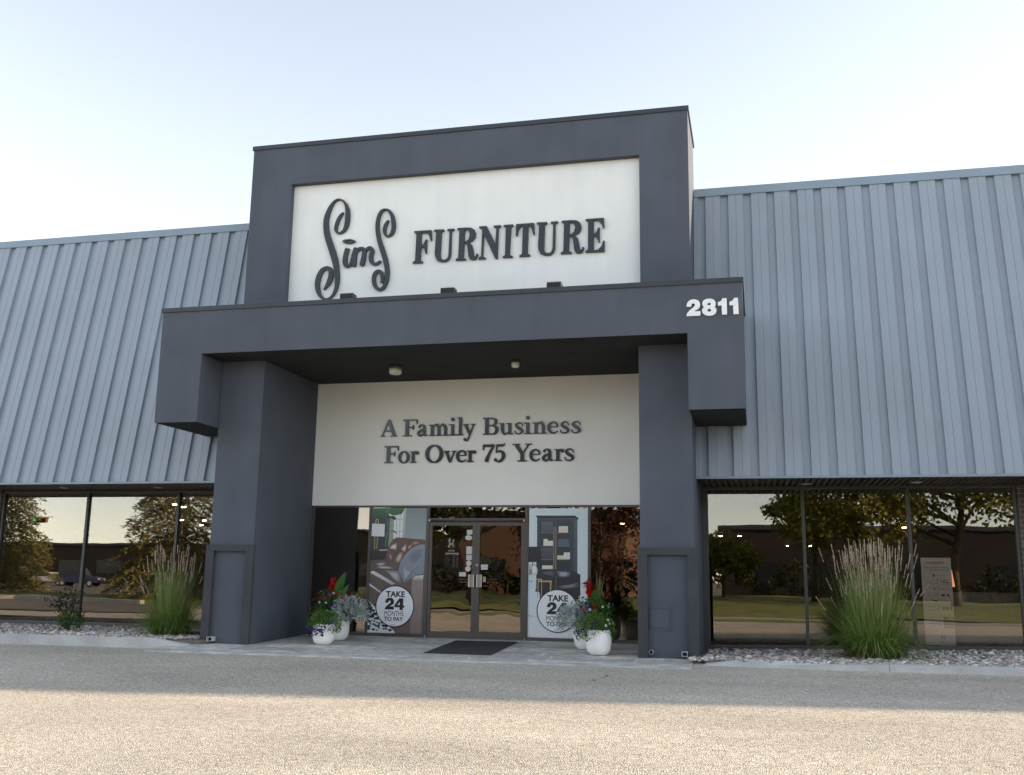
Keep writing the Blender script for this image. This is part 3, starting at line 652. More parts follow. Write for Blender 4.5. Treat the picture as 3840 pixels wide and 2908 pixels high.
# ------------------------------------------------------------------ signs and lettering
GL = {"strokes":{"S1":[[-2.237,7.688,0.017],[-2.28,7.645,0.048],[-2.332,7.552,0.065],[-2.366,7.444,0.065],[-2.372,7.362,0.054],[-2.334,7.304,0.037],[-2.277,7.296,0.034],[-2.202,7.35,0.063],[-2.164,7.45,0.085],[-2.151,7.587,0.09],[-2.164,7.74,0.076],[-2.221,7.877,0.043],[-2.324,7.95,0.023],[-2.422,7.92,0.04],[-2.508,7.794,0.071],[-2.565,7.618,0.094],[-2.571,7.466,0.1],[-2.537,7.27,0.111],[-2.454,7.044,0.119],[-2.372,6.82,0.118],[-2.319,6.613,0.098],[-2.295,6.409,0.084],[-2.314,6.234,0.063],[-2.383,6.104,0.039],[-2.493,6.053,0.028],[-2.608,6.116,0.059],[-2.673,6.268,0.087],[-2.675,6.43,0.096],[-2.613,6.59,0.082],[-2.517,6.645,0.062],[-2.438,6.6,0.082],[-2.424,6.484,0.093],[-2.466,6.351,0.084],[-2.547,6.234,0.02]],"S2":[[-1.352,7.474,0.033],[-1.403,7.382,0.062],[-1.42,7.274,0.058],[-1.388,7.184,0.039],[-1.333,7.173,0.033],[-1.267,7.236,0.069],[-1.249,7.371,0.077],[-1.279,7.537,0.069],[-1.345,7.648,0.047],[-1.423,7.684,0.033],[-1.497,7.649,0.056],[-1.548,7.529,0.067],[-1.561,7.366,0.072],[-1.532,7.173,0.077],[-1.469,6.979,0.088],[-1.399,6.786,0.091],[-1.351,6.608,0.087],[-1.334,6.433,0.079],[-1.358,6.288,0.071],[-1.409,6.198,0.06],[-1.483,6.182,0.057],[-1.562,6.259,0.069],[-1.588,6.381,0.071],[-1.565,6.487,0.069],[-1.498,6.52,0.063],[-1.441,6.473,0.066],[-1.423,6.372,0.066],[-1.43,6.299,0.057]],"I":[[-2.126,6.993,0.078],[-2.154,6.861,0.084],[-2.162,6.739,0.087],[-2.13,6.653,0.061],[-2.064,6.675,0.05],[-2.026,6.758,0.056],[-1.997,6.864,0.07],[-1.973,6.974,0.061]],"M1":[[-1.965,6.996,0.061],[-1.978,6.85,0.084],[-1.986,6.728,0.092],[-1.976,6.64,0.061]],"M2":[[-1.975,6.849,0.056],[-1.917,6.954,0.05],[-1.842,6.97,0.056],[-1.798,6.933,0.069],[-1.8,6.811,0.08],[-1.822,6.691,0.089],[-1.829,6.64,0.061]],"M3":[[-1.808,6.839,0.05],[-1.757,6.937,0.05],[-1.683,6.973,0.058],[-1.642,6.909,0.075],[-1.661,6.789,0.077],[-1.636,6.7,0.072],[-1.565,6.655,0.047],[-1.469,6.707,0.041]]},"dot":[[-2.236,7.133],[-2.2,7.157],[-2.151,7.165],[-2.105,7.165],[-2.045,7.157],[-2.0,7.14],[-1.97,7.117],[-2.008,7.094],[-2.063,7.08],[-2.112,7.079],[-2.168,7.09],[-2.208,7.11]],"dothole":[[-2.16,7.121],[-2.128,7.136],[-2.087,7.139],[-2.053,7.132],[-2.074,7.112],[-2.113,7.106]],"serif":{"F":[[-0.848,7.229],[-0.526,7.227],[-0.514,7.033],[-0.535,7.034],[-0.57,7.142],[-0.616,7.181],[-0.71,7.187],[-0.709,6.951],[-0.662,6.973],[-0.629,7.055],[-0.603,7.057],[-0.602,6.795],[-0.624,6.796],[-0.641,6.871],[-0.669,6.908],[-0.711,6.911],[-0.714,6.692],[-0.704,6.66],[-0.669,6.651],[-0.67,6.628],[-0.857,6.627],[-0.858,6.654],[-0.823,6.664],[-0.813,6.689],[-0.805,7.155],[-0.816,7.188],[-0.843,7.197]],"U":[[-0.476,7.229],[-0.292,7.225],[-0.291,7.195],[-0.325,7.183],[-0.333,7.157],[-0.344,6.756],[-0.332,6.694],[-0.301,6.663],[-0.249,6.659],[-0.21,6.686],[-0.194,6.746],[-0.185,7.165],[-0.194,7.188],[-0.226,7.197],[-0.228,7.224],[-0.101,7.225],[-0.102,7.197],[-0.133,7.189],[-0.146,7.165],[-0.147,6.743],[-0.171,6.666],[-0.23,6.622],[-0.326,6.619],[-0.406,6.655],[-0.441,6.727],[-0.451,6.797],[-0.434,7.164],[-0.445,7.19],[-0.475,7.203]],"R":[[-0.043,7.228],[0.11,7.228],[0.214,7.219],[0.275,7.176],[0.303,7.104],[0.291,7.027],[0.245,6.978],[0.186,6.947],[0.239,6.892],[0.261,6.803],[0.274,6.716],[0.292,6.68],[0.312,6.688],[0.321,6.73],[0.346,6.729],[0.343,6.686],[0.305,6.631],[0.254,6.619],[0.202,6.638],[0.174,6.697],[0.165,6.792],[0.153,6.88],[0.131,6.933],[0.092,6.948],[0.085,6.685],[0.098,6.662],[0.129,6.651],[0.128,6.629],[-0.057,6.63],[-0.058,6.656],[-0.023,6.666],[-0.012,6.691],[-0.002,7.161],[-0.015,7.188],[-0.041,7.198]],"N":[[0.36,7.231],[0.498,7.228],[0.664,6.88],[0.675,7.165],[0.661,7.187],[0.627,7.198],[0.626,7.226],[0.755,7.227],[0.753,7.199],[0.726,7.188],[0.713,7.162],[0.706,6.616],[0.664,6.619],[0.449,7.085],[0.441,6.688],[0.453,6.662],[0.489,6.651],[0.488,6.628],[0.361,6.628],[0.361,6.655],[0.395,6.665],[0.408,6.69],[0.417,7.166],[0.401,7.193],[0.361,7.203]],"I":[[0.806,7.225],[0.977,7.225],[0.978,7.196],[0.947,7.186],[0.941,7.164],[0.925,6.683],[0.939,6.66],[0.976,6.649],[0.976,6.625],[0.801,6.627],[0.8,6.653],[0.832,6.663],[0.84,6.688],[0.846,7.162],[0.835,7.187],[0.806,7.199]],"T":[[1.032,7.225],[1.352,7.226],[1.364,7.008],[1.341,7.01],[1.314,7.12],[1.272,7.183],[1.251,7.188],[1.244,6.688],[1.258,6.663],[1.288,6.651],[1.288,6.627],[1.099,6.627],[1.099,6.653],[1.136,6.664],[1.144,6.691],[1.154,7.183],[1.112,7.181],[1.079,7.128],[1.052,7.009],[1.028,7.011]],"E":[[2.262,7.228],[2.576,7.228],[2.585,7.047],[2.564,7.048],[2.535,7.126],[2.487,7.181],[2.402,7.199],[2.402,6.953],[2.454,6.98],[2.478,7.059],[2.504,7.061],[2.504,6.799],[2.483,6.801],[2.462,6.878],[2.402,6.924],[2.402,6.655],[2.478,6.667],[2.535,6.722],[2.567,6.817],[2.588,6.819],[2.586,6.623],[2.262,6.631],[2.262,6.656],[2.292,6.667],[2.304,6.695],[2.307,7.16],[2.296,7.191],[2.262,7.2]],"Rhole":[[0.097,7.183],[0.137,7.186],[0.181,7.148],[0.191,7.086],[0.17,7.009],[0.133,6.977],[0.095,6.971]]},"U2dx":1.878,"R2dx":1.887,"num":{"two":[[4.037,5.204],[4.039,5.225],[4.047,5.253],[4.065,5.282],[4.095,5.303],[4.136,5.313],[4.18,5.307],[4.216,5.286],[4.235,5.257],[4.24,5.224],[4.234,5.191],[4.213,5.164],[4.182,5.147],[4.159,5.134],[4.143,5.123],[4.241,5.123],[4.241,5.055],[4.034,5.055],[4.037,5.079],[4.051,5.107],[4.079,5.138],[4.115,5.167],[4.142,5.187],[4.16,5.209],[4.163,5.228],[4.157,5.242],[4.141,5.25],[4.123,5.246],[4.112,5.23],[4.106,5.2]],"eight":[[4.372,5.31],[4.417,5.304],[4.452,5.281],[4.469,5.25],[4.47,5.221],[4.463,5.198],[4.449,5.184],[4.469,5.163],[4.48,5.132],[4.476,5.1],[4.458,5.07],[4.424,5.051],[4.371,5.046],[4.322,5.054],[4.289,5.076],[4.27,5.105],[4.266,5.138],[4.276,5.161],[4.298,5.182],[4.279,5.205],[4.273,5.236],[4.278,5.264],[4.296,5.289],[4.328,5.305]],"eh1":[[4.373,5.247],[4.391,5.24],[4.398,5.225],[4.39,5.209],[4.372,5.205],[4.352,5.211],[4.345,5.227],[4.353,5.242]],"eh2":[[4.373,5.157],[4.393,5.148],[4.403,5.129],[4.392,5.111],[4.372,5.107],[4.352,5.114],[4.344,5.132],[4.353,5.152]],"one":[[4.57,5.305],[4.631,5.304],[4.633,5.052],[4.558,5.054],[4.556,5.198],[4.502,5.194],[4.502,5.25],[4.531,5.256],[4.553,5.271]],"oneb":[[4.741,5.303],[4.797,5.302],[4.802,5.053],[4.726,5.053],[4.723,5.195],[4.67,5.192],[4.671,5.246],[4.698,5.253],[4.723,5.269]]}}
YR = 1.396
SIGN = thing('shop_sign', 'black raised shop sign, looping script word beside tall serif capitals on the white tower panel', 'sign', (-1.5, YR, 6.7))
bm = new_bm()
for i, k in enumerate(('S1', 'S2', 'I', 'M1', 'M2', 'M3')):
    ribbon(bm, GL['strokes'][k], YR-0.045-0.0012*i, YR-0.0005-0.0004*i, n=5)
scr = obj('script_lettering', bm, MATTEBL, SIGN)
me = outline_mesh([GL['dot'], GL['dothole']], YR-0.045, YR-0.0005); obj('script_dot', me, MATTEBL, SIGN)
WD = GL['serif']; ms = []
for k in 'FURNITE':
    lp = [WD[k]] + ([WD['Rhole']] if k == 'R' else [])
    ms.append(outline_mesh(lp, YR-0.045, YR-0.0005))
sh = lambda p, d: [(x+d, z) for x, z in p]
ms.append(outline_mesh([sh(WD['U'], GL['U2dx'])], YR-0.045, YR-0.0005))
ms.append(outline_mesh([sh(WD['R'], GL['R2dx']), sh(WD['Rhole'], GL['R2dx'])], YR-0.045, YR-0.0005))
obj('serif_lettering', join_meshes('s', ms), MATTEBL, SIGN)
HN = thing('house_number', 'thick white house number 2811 high on the canopy corner', 'house number', (4.4, 0, 5.18))
N = GL['num']
for lp in ([N['two']], [N['eight'], N['eh1'], N['eh2']], [N['one']], [N['oneb']]):
    obj('digit', outline_mesh(lp, -0.032, -0.0005), WHITEL, HN)

# serif alphabet for the tagline, drawn as pen strokes on a unit cap height
def ser(x0, x1, z, h=0.06): return ([(x0, z, h), (x1, z, h)], 1)
def arc(cx, cz, rx, rz, ws, a0=0, a1=360, n=16):
    o = []
    for k in range(n+1):
        a = rad(a0 + (a1-a0)*k/n); s = abs(math.cos(a)); o.append((cx+rx*math.cos(a), cz+rz*math.sin(a), ws[0]*(1-s)+ws[1]*s))
    return (o, 1)
def stem(x, z0, z1, w): return ([(x, z0, w), (x, z1, w)], 1)
GLY = {
 'A': [([(.12,.03,.085),(.50,1.0,.085)],1), ([(.50,1.0,.21),(.90,.03,.21)],1), ser(.22,.74,.34,.075), ser(0,.30,.03), ser(.62,1.06,.03)],
 'F': [stem(.27,0,1,.22), ser(.02,.56,.03), ser(.02,.88,.962,.076), ([(.84,.98,.10),(.86,.72,.05)],1), ser(.27,.66,.53,.075), ([(.64,.68,.05),(.63,.53,.12),(.64,.38,.05)],1)],
 'a': [([(.13,.50,.15),(.20,.62,.11),(.33,.665,.09),(.45,.59,.16),(.47,.40,.19),(.47,.16,.19),(.52,.06,.13),(.66,.05,.08)],5), ([(.46,.40,.07),(.22,.31,.15),(.11,.17,.18),(.18,.04,.13),(.31,.04,.10),(.46,.17,.08)],5)],
 'm': [stem(.22,0,.66,.19), stem(.63,0,.46,.19), stem(1.04,0,.46,.19), ser(.0,.30,.635,.06), ([(.25,.50,.07),(.40,.645,.11),(.54,.62,.17),(.63,.44,.19)],5), ([(.66,.50,.07),(.81,.645,.11),(.95,.62,.17),(1.04,.44,.19)],5), ser(.03,.41,.03), ser(.47,.80,.03), ser(.86,1.23,.03)],
 'n': [stem(.22,0,.66,.19), stem(.63,0,.46,.19), ser(.0,.30,.635,.06), ([(.25,.50,.07),(.40,.645,.11),(.54,.62,.17),(.63,.44,.19)],5), ser(.03,.41,.03), ser(.45,.83,.03)],
 'i': [stem(.20,0,.66,.19), ser(.0,.28,.635,.06), ser(.0,.41,.03), ('dot', .20, .95, .115)],
 'l': [stem(.20,0,1.06,.19), ser(.0,.28,1.03,.06), ser(.0,.41,.03)],
 'y': [([(.15,.63,.19),(.44,.03,.16)],1), ([(.67,.63,.08),(.44,.03,.09),(.33,-.22,.09),(.24,-.31,.10),(.14,-.29,.12)],3), ser(0,.36,.635), ser(.50,.80,.635), ('dot', .13, -.25, .095)],
 'B': [stem(.27,0,1,.22), ([(.04,.965,.07),(.55,.965,.07),(.78,.87,.16),(.80,.72,.19),(.70,.57,.12),(.50,.53,.07),(.27,.53,.07)],4), ([(.27,.53,.07),(.60,.53,.07),(.83,.42,.18),(.87,.26,.21),(.78,.09,.15),(.58,.035,.08),(.04,.035,.07)],4)],
 'u': [([(.20,.66,.19),(.20,.28,.19),(.26,.08,.15),(.40,.03,.10),(.60,.16,.07)],4), stem(.63,0,.66,.19), ser(0,.28,.635,.06), ser(.44,.70,.635,.06), ser(.60,.84,.03)],
 's': [([(.50,.46,.05),(.49,.56,.07),(.40,.645,.08),(.27,.655,.09),(.13,.54,.14),(.22,.40,.19),(.40,.29,.19),(.49,.16,.15),(.36,.035,.09),(.20,.03,.08),(.09,.09,.07),(.06,.22,.05)],4)],
 'e': [ser(.14,.58,.385,.06), ([(.58,.385,.10),(.53,.57,.12),(.36,.655,.09),(.17,.54,.16),(.12,.34,.19),(.20,.11,.16),(.39,.035,.10),(.61,.14,.05)],5)],
 'o': [arc(.37,.33,.28,.325,(.075,.185))], 'O': [arc(.55,.5,.44,.485,(.075,.235),n=22)],
 'r': [stem(.20,0,.66,.19), ser(0,.28,.635,.06), ser(0,.43,.03), ([(.22,.48,.07),(.35,.62,.10),(.46,.60,.12)],4), ('dot', .47, .57, .105)],
 'v': [([(.15,.63,.19),(.41,.0,.14)],1), ([(.67,.63,.08),(.41,.0,.09)],1), ser(0,.36,.635), ser(.50,.80,.635)],
 '7': [ser(.02,.68,.92,.15), ([(.055,.93,.10),(.045,.66,.06)],1), ([(.64,.90,.11),(.36,.40,.16),(.22,0,.22)],4)],
 '5': [ser(.17,.60,.93,.14), ([(.60,.93,.12),(.66,1.04,.05)],1), ([(.20,.96,.07),(.16,.52,.07)],1), ([(.16,.52,.06),(.36,.61,.10),(.56,.50,.19),(.60,.30,.21),(.48,.08,.15),(.26,.01,.10),(.10,.10,.09)],4), ('dot', .12, .11, .09)],
 'Y': [([(.22,.96,.21),(.58,.42,.21)],1), ([(.95,.96,.085),(.60,.42,.10)],1), stem(.58,0,.48,.22), ser(0,.44,.97), ser(.74,1.15,.97), ser(.30,.86,.03)],
}
def glyph(bm, ch, x0, x1, base, em, yf, yb, eps):
    st = GLY[ch]; lo, hi = 9, -9
    for s in st:
        if s[0] == 'dot': lo = min(lo, s[1]-s[3]); hi = max(hi, s[1]+s[3]); continue
        for q in s[0]:
            w = q[2]/2 if len(s[0]) > 2 or abs(s[0][0][0]-s[0][1][0]) < .01 else 0
            lo = min(lo, q[0]-w); hi = max(hi, q[0]+w)
    k = (x1-x0)/(hi-lo)
    for i, s in enumerate(st):
        y = yf - eps*i; yy = yb - 0.2*eps*i
        if s[0] == 'dot': blob(bm, x0+(s[1]-lo)*k, base+s[2]*em, s[3]*em, y, yy); continue
        ribbon(bm, [(x0+(q[0]-lo)*k, base+q[1]*em, q[2]*em) for q in s[0]], y, yy, n=s[1])
TG = thing('tagline_sign', 'glossy dark raised serif tagline in two lines on the cream panel over the doors', 'sign', (0, 2.872, 3.6))
LINES = [(3.732, .318, [('A',80,260),('F',320,475),('a',473,588),('m',597,808),('i',808,892),('l',894,968),('y',960,1088),('B',1160,1326),('u',1332,1476),('s',1487,1582),('i',1585,1664),('n',1668,1816),('e',1816,1932),('s',1946,2042),('s',2058,2155)]),
         (3.231, .323, [('F',130,282),('o',280,403),('r',408,498),('O',567,758),('v',765,895),('e',890,1003),('r',1005,1100),('7',1170,1288),('5',1285,1398),('Y',1472,1668),('e',1640,1755),('a',1768,1886),('r',1893,1990),('s',1992,2090)])]
for base, em, ls in LINES:
    f = lambda px: -1.92 + (px-80)*0.001855
    words = []; last = -99
    for ch, a, b in ls:                                # one mesh per word
        if a-last > 35: words.append([])
        words[-1].append((ch, a, b)); last = b
    for wd in words:
        bm = new_bm()
        for ch, a, b in wd: glyph(bm, ch, f(a), f(b), base, em, 2.838, 2.8705, 0.0005)
        obj('lettering', bm, BLACKPL, TG)

# ------------------------------------------------------------------ prints on the glass
PRINT = vcol_mat('printed_film', 0.45, 0.4, grain=0.06, gscale=25)
def C(*c): return tuple(min(0.86, v*1.65) for v in lin(c))
class Print:
    """A flat print: coloured areas laid on each other a fraction of a millimetre apart."""
    def __init__(s, fx, fz, y): s.v, s.f, s.c = [], [], []; s.fx, s.fz, s.y, s.k = fx, fz, y, 0
    def poly(s, pts, col, col2=None):
        b = len(s.v); ys = [p[1] for p in pts]; lo, hi = min(ys), max(ys)
        for p in pts:
            s.v.append((s.fx(*p), s.y - 0.00006*s.k, s.fz(*p)))
            t = (p[1]-lo)/(hi-lo+1e-9); c = C(*col); c2 = C(*(col2 or col)); s.c.append([c[i]*(1-t)+c2[i]*t for i in range(3)])
        # anticlockwise seen from the street
        A = sum(s.v[b+i][0]*s.v[b+(i+1) % len(pts)][2]-s.v[b+(i+1) % len(pts)][0]*s.v[b+i][2] for i in range(len(pts)))
        idx = list(range(b, b+len(pts))); s.f.append(idx if A > 0 else idx[::-1]); s.k += 1
    def soft(s, pts, col, base, n=5):
        """A blob with a soft edge: nested outlines fading from base to col."""
        cx = sum(p[0] for p in pts)/len(pts); cy = sum(p[1] for p in pts)/len(pts)
        for i in range(n):
            k = 1.12-0.62*i/(n-1); t = (i+0.6)/(n-0.4)
            s.poly([(cx+(x-cx)*k, cy+(y-cy)*k) for x, y in spline(pts+pts[:1], 3)[:-1]], tuple(base[j]*(1-t)+col[j]*t for j in range(3)))
    def line(s, pts, w, col):
        for (a, b) in zip(pts, pts[1:]):
            d = np.array(b, float)-np.array(a, float); d /= np.linalg.norm(d)+1e-9; n = np.array((-d[1], d[0]))*w/2
            s.poly([tuple(a+n), tuple(b+n), tuple(b-n), tuple(a-n)], col)
    def disc(s, x, y, rx, ry, col, n=20, col2=None): s.poly([(x+rx*math.cos(6.2832*i/n), y+ry*math.sin(6.2832*i/n)) for i in range(n)], col, col2)
    def mesh(s, name):
        me = merge_mesh(name, s.v, s.f, np.array(s.c)); return me
def fxl(x, y):
    u, v = 1380+x/5.236, 1900+y/5.236; a = 1396-(v-1906)*.0384; b = 1597-(v-1906)*.015
    return min(-0.9672, max(-2.0497, -2.049 + (u-a)/(b-a)*1.081))
def fzl(x, y): return max(0.118, min(2.395, 2.390 - (y/5.236-6)/467*2.265))
P = Print(fxl, fzl, 2.916)
k2 = lambda x, y: ((x/2.3933+1100-1380)*5.236, (y/2.3933+1850-1900)*5.236)
P.poly([(80,28),(1150,28),(1090,2490),(-15,2490)], (92,98,98))
P.poly([(730,35),(1150,35),(1112,662),(715,622)], (112,122,125), (132,142,144)); P.poly([(85,120),(430,120),(400,860),(50,860)], (72,78,80), (58,60,60))
P.poly([(180,210),(330,210),(330,850),(210,850)], (60,70,62), (52,58,54))
P.poly([(430,240),(510,220),(488,645),(440,720),(392,800)], (128,138,124)); P.poly([(505,100),(700,50),(672,645),(492,645)], (205,212,222))
for a, b in (((560,90),(550,640)),((622,70),(610,640))): P.line([a, b], 7, (120,128,128))
for a, b in (((515,258),(690,250)),((505,505),(678,498))): P.line([a, b], 10, (130,140,136))
P.poly([(690,32),(738,32),(713,650),(668,650)], (156,166,154), (140,152,146))
P.poly([(100,40),(340,36),(330,130),(280,230),(150,200),(95,130)], (66,98,84), (54,84,62)); P.poly([(340,180),(420,45),(710,36),(650,150),(560,165),(480,190),(400,150)], (62,104,66), (54,88,56))
P.poly([(400,130),(470,170),(590,185),(560,200),(480,195),(410,185)], (180,205,200)); P.poly([(330,205),(480,185),(530,205),(545,255),(500,268),(440,222)], (48,60,50))
P.poly([(420,505),(460,475),(510,478),(585,545),(530,530),(480,500)], (78,112,76))
for a, b in (((440,230),(340,700)),((400,240),(375,420)),((360,520),(335,800))): P.line([a, b], 7, (110,128,118))
P.poly([(78,338),(325,350),(318,600),(60,592)], (192,202,206), (206,212,214))
P.line([(148,335),(152,275),(175,250),(198,275),(200,340)], 10, (190,176,134))
P.line([(133,598),(124,840),(140,850)], 9, (176,160,116)); P.line([(187,598),(165,848)], 9, (176,160,116))
P.poly([(50,862),(400,850),(350,1085),(38,1085)], (58,52,50), (48,42,40)); P.poly([(200,862),(390,852),(380,875),(230,884)], (150,152,170))
P.poly([(38,1075),(340,1055),(630,1170),(900,1350),(1100,1330),(1075,2490),(-10,2490)], (88,76,72), (92,82,76))
P.poly([(545,616),(700,618),(850,640),(1045,648),(1112,662),(1100,1000),(1000,1120),(620,1172),(480,1125),(335,1050),(372,900),(410,800),(470,690)], (92,76,70), (82,69,63))
P.soft([(452,775),(520,735),(565,745),(545,860),(500,850),(418,832)], (186,174,168), (108,80,70)); P.soft([(640,840),(700,780),(750,740),(735,880),(690,900)], (176,160,152), (106,78,68))
P.soft([(600,930),(655,900),(680,950),(640,1060),(590,1120),(530,1080),(560,1000)], (168,146,134), (90,74,68)); P.soft([(400,960),(440,930),(480,1040),(430,1050)], (138,116,106), (90,74,68)); P.soft([(860,700),(960,690),(980,740),(880,760)], (140,112,100), (104,76,66))
P.soft([(780,800),(860,735),(830,800),(790,850)], (170,148,136), (104,76,66)); P.line([(600,870),(700,905)], 9, (62,44,38)); P.line([(580,760),(585,900),(520,960)], 9, (66,48,42)); P.line([(860,650),(770,720),(740,900)], 7, (70,50,44))
P.soft([(150,1130),(300,1110),(340,1160),(200,1180)], (150,144,152), (90,78,74)); P.soft([(195,1180),(420,1190),(490,1232),(360,1235),(190,1228)], (158,156,170), (90,78,74)); P.line([(40,1285),(180,1245),(480,1245),(600,1250)], 8, (52,42,38))
P.soft([(330,1262),(600,1290),(640,1500),(520,1450),(420,1340)], (150,144,154), (92,80,76)); P.poly([(45,1300),(110,1280),(240,1350),(540,1525),(470,1548),(230,1420),(60,1330)], (186,186,192), (150,146,148))
P.poly([(20,1525),(70,1555),(270,1690),(420,1790),(400,1815),(230,1705),(20,1570)], (176,178,182), (140,138,138))
P.poly([(1112,760),(1060,748),(960,772),(840,832),(720,965),(632,1105),(598,1285),(640,1340),(672,1410),(705,1512),(770,1465),(880,1385),(985,1342),(1095,1325)], (120,126,136), (106,112,122))
P.soft([(1080,840),(960,830),(860,890),(780,990),(810,1110),(900,1170),(1000,1080),(1080,985)], (98,104,114), (118,124,134)); P.soft([(700,1180),(760,1260),(840,1300),(800,1360),(730,1440),(700,1360)], (140,146,156), (114,120,130))
P.line([(1100,992),(880,1270),(715,1500)], 11, (82,84,92)); P.line([(1090,985),(870,1262)], 5, (160,166,176))
P.poly([k2(668,972),k2(745,1040),k2(800,1140),k2(915,1242),k2(915,1262),k2(655,1262)], (196,206,212))
rs = np.random.default_rng(3)
tri = [k2(668,985), k2(740,1045), k2(900,1240), k2(668,1240)]
for i in range(64):
    a, b = ((i//8)+rs.random()*.8)/8, ((i%8)+rs.random()*.8)/8; yy = 985+255*a; xm = 668 + (0 if yy < 985 else (yy-985)*0.92); xx = 668+(xm-668)*b*0.95
    x, y = k2(xx, yy); q = 15 + rs.random()*17; t0 = rs.random()*6
    P.poly([(x+q*(1+.5*rs.random())*math.cos(t0+k*.785), y+q*.75*math.sin(t0+k*.785)*(1+.3*rs.random())) for k in range(8)], (40,44,50))
P.poly([k2(1065,770),k2(1095,748),k2(1168,735),k2(1150,1262),k2(1048,1262)], (124,112,106), (112,100,92)); P.poly([k2(1072,762),k2(1100,745),k2(1168,735),k2(1166,775),k2(1090,785)], (182,180,178), (136,126,120))
P.line([k2(1062,775),k2(1052,1255)], 8, (70,60,56))
pst = obj('window_poster', P.mesh('p'), PRINT, at=(-1.51, 2.92, 0.118)); tag(pst, 'tall printed window poster of a brown leather sofa, lamp and grey pillow', 'poster')
def fxr(x, y):
    u, v = 1980+x/4.925, 1900+y/4.925; a = 1986.5-(v-1907)*.0103; b = 2204.3-(v-1907)*.005
    return min(2.0478, max(0.9665, 0.970 + (u-a)/(b-a)*1.074))
def fzr(x, y): return max(0.1175, min(2.386, 2.384-(y/4.925-7)/486*2.268))
P = Print(fxr, fzr, 2.916)
P.poly([(34,36),(1112,36),(1085,2440),(0,2440)], (176,188,194), (186,196,206)); P.poly([(38,40),(82,40),(72,752),(34,752)], (196,206,212))
P.poly([(0,1560),(1100,1560),(1085,2440),(0,2440)], (176,186,192), (204,212,222))
P.poly([(180,205),(860,185),(918,242),(912,1250),(880,1700),(150,1590),(150,1530),(178,1500)], (64,68,76), (50,52,56)); P.poly([(858,195),(918,245),(912,1260),(840,1235)], (76,86,90), (66,72,76))
P.poly([(145,172),(875,172),(946,230),(916,246),(856,212),(182,214)], (46,48,56)); P.line([(180,240),(840,232)], 6, (88,94,104))
for q in ([(238,272),(480,272),(480,1165),(250,1165)], [(548,270),(786,266),(780,1170),(544,1180)]): P.poly(q, (60,63,68), (46,47,48))
P.poly([(262,290),(468,288),(468,482),(262,486)], (84,92,98), (70,76,80)); P.poly([(560,610),(772,606),(772,738),(556,740)], (82,86,98)); P.poly([(256,770),(470,770),(472,985),(258,990)], (72,76,80), (60,62,64))
for a, b in (((248,495),(478,493)),((248,743),(478,742)),((252,996),(478,994)),((550,496),(784,492)),((550,744),(782,742)),((548,994),(780,990))): P.line([a, b], 9, (108,114,120))
bk = [(580,745,372,492),(300,372,612,738),(372,472,646,738),(553,668,918,990),(668,724,862,988),(728,780,858,986),(276,465,1106,1172)]
for x0, x1, a, b in bk:
    P.poly([(x0,a),(x1,a-2),(x1,b),(x0-4,b)], (206,196,182), (190,178,162))
    n = int((x1-x0)/22)
    if x1-x0 > 100 and b-a < 130:
        for i in range(1, n): xx = x0+(x1-x0)*i/n; P.line([(xx,a+4),(xx-1,b-3)], 3, (140,126,110))
for x in (488, 526): P.line([(x,385),(x-4,1172)], 11, (146,128,96))
P.poly([(28,758),(246,758),(252,1045),(24,1045)], (44,44,44), (40,40,42)); P.poly([(24,1045),(176,1045),(166,1545),(18,1545)], (172,182,188)); P.poly([(168,1045),(250,1045),(240,1230),(205,1400),(200,1590),(165,1590)], (44,44,46))
P.disc(100,1200,92,122,(150,150,148),24,(176,176,174)); P.disc(130,1180,36,70,(196,198,198)); P.disc(60,1230,30,60,(120,118,116)); P.line([(98,1045),(98,1100)],14,(50,50,50))
P.poly([(210,1232),(262,1196),(500,1174),(700,1180),(850,1206),(965,1266),(965,1640),(900,1760),(240,1760),(205,1400)], (46,46,50), (36,36,38))
P.soft([(540,1206),(700,1206),(790,1235),(760,1300),(620,1320),(560,1285)], (136,142,156), (46,46,50)); P.soft([(560,1480),(760,1452),(930,1410),(900,1500),(620,1530)], (104,106,114), (42,42,45)); P.soft([(260,1230),(480,1200),(510,1300),(300,1270)], (78,80,88), (46,46,50)); P.line([(526,1300),(528,1560)], 10, (92,94,100))
P.line([(18,1366),(200,1362),(270,1360)], 10, (206,210,200)); P.line([(196,1396),(450,1398)], 30, (158,134,92)); P.line([(202,1390),(192,1700)], 13, (164,140,98)); P.line([(264,1370),(262,1690)], 11, (164,140,98)); P.line([(434,1400),(424,1600)], 24, (158,134,92))
P.line([(24,1400),(100,1400)], 40, (150,158,160)); P.line([(0,2040),(60,2036),(120,2048)], 8, (126,124,118)); P.line([(940,1650),(936,1760)], 12, (158,134,92))
pst2 = obj('window_poster', P.mesh('p'), PRINT, at=(1.51, 2.92, 0.118)); tag(pst2, 'tall printed window poster of a black glazed bookcase and leather armchair', 'poster')
VINYL = mat('white_vinyl', (0.92, 0.92, 0.94), 0.5, var=0.03, vscale=6); INK = mat('black_ink', (0.022, 0.022, 0.024), 0.5)
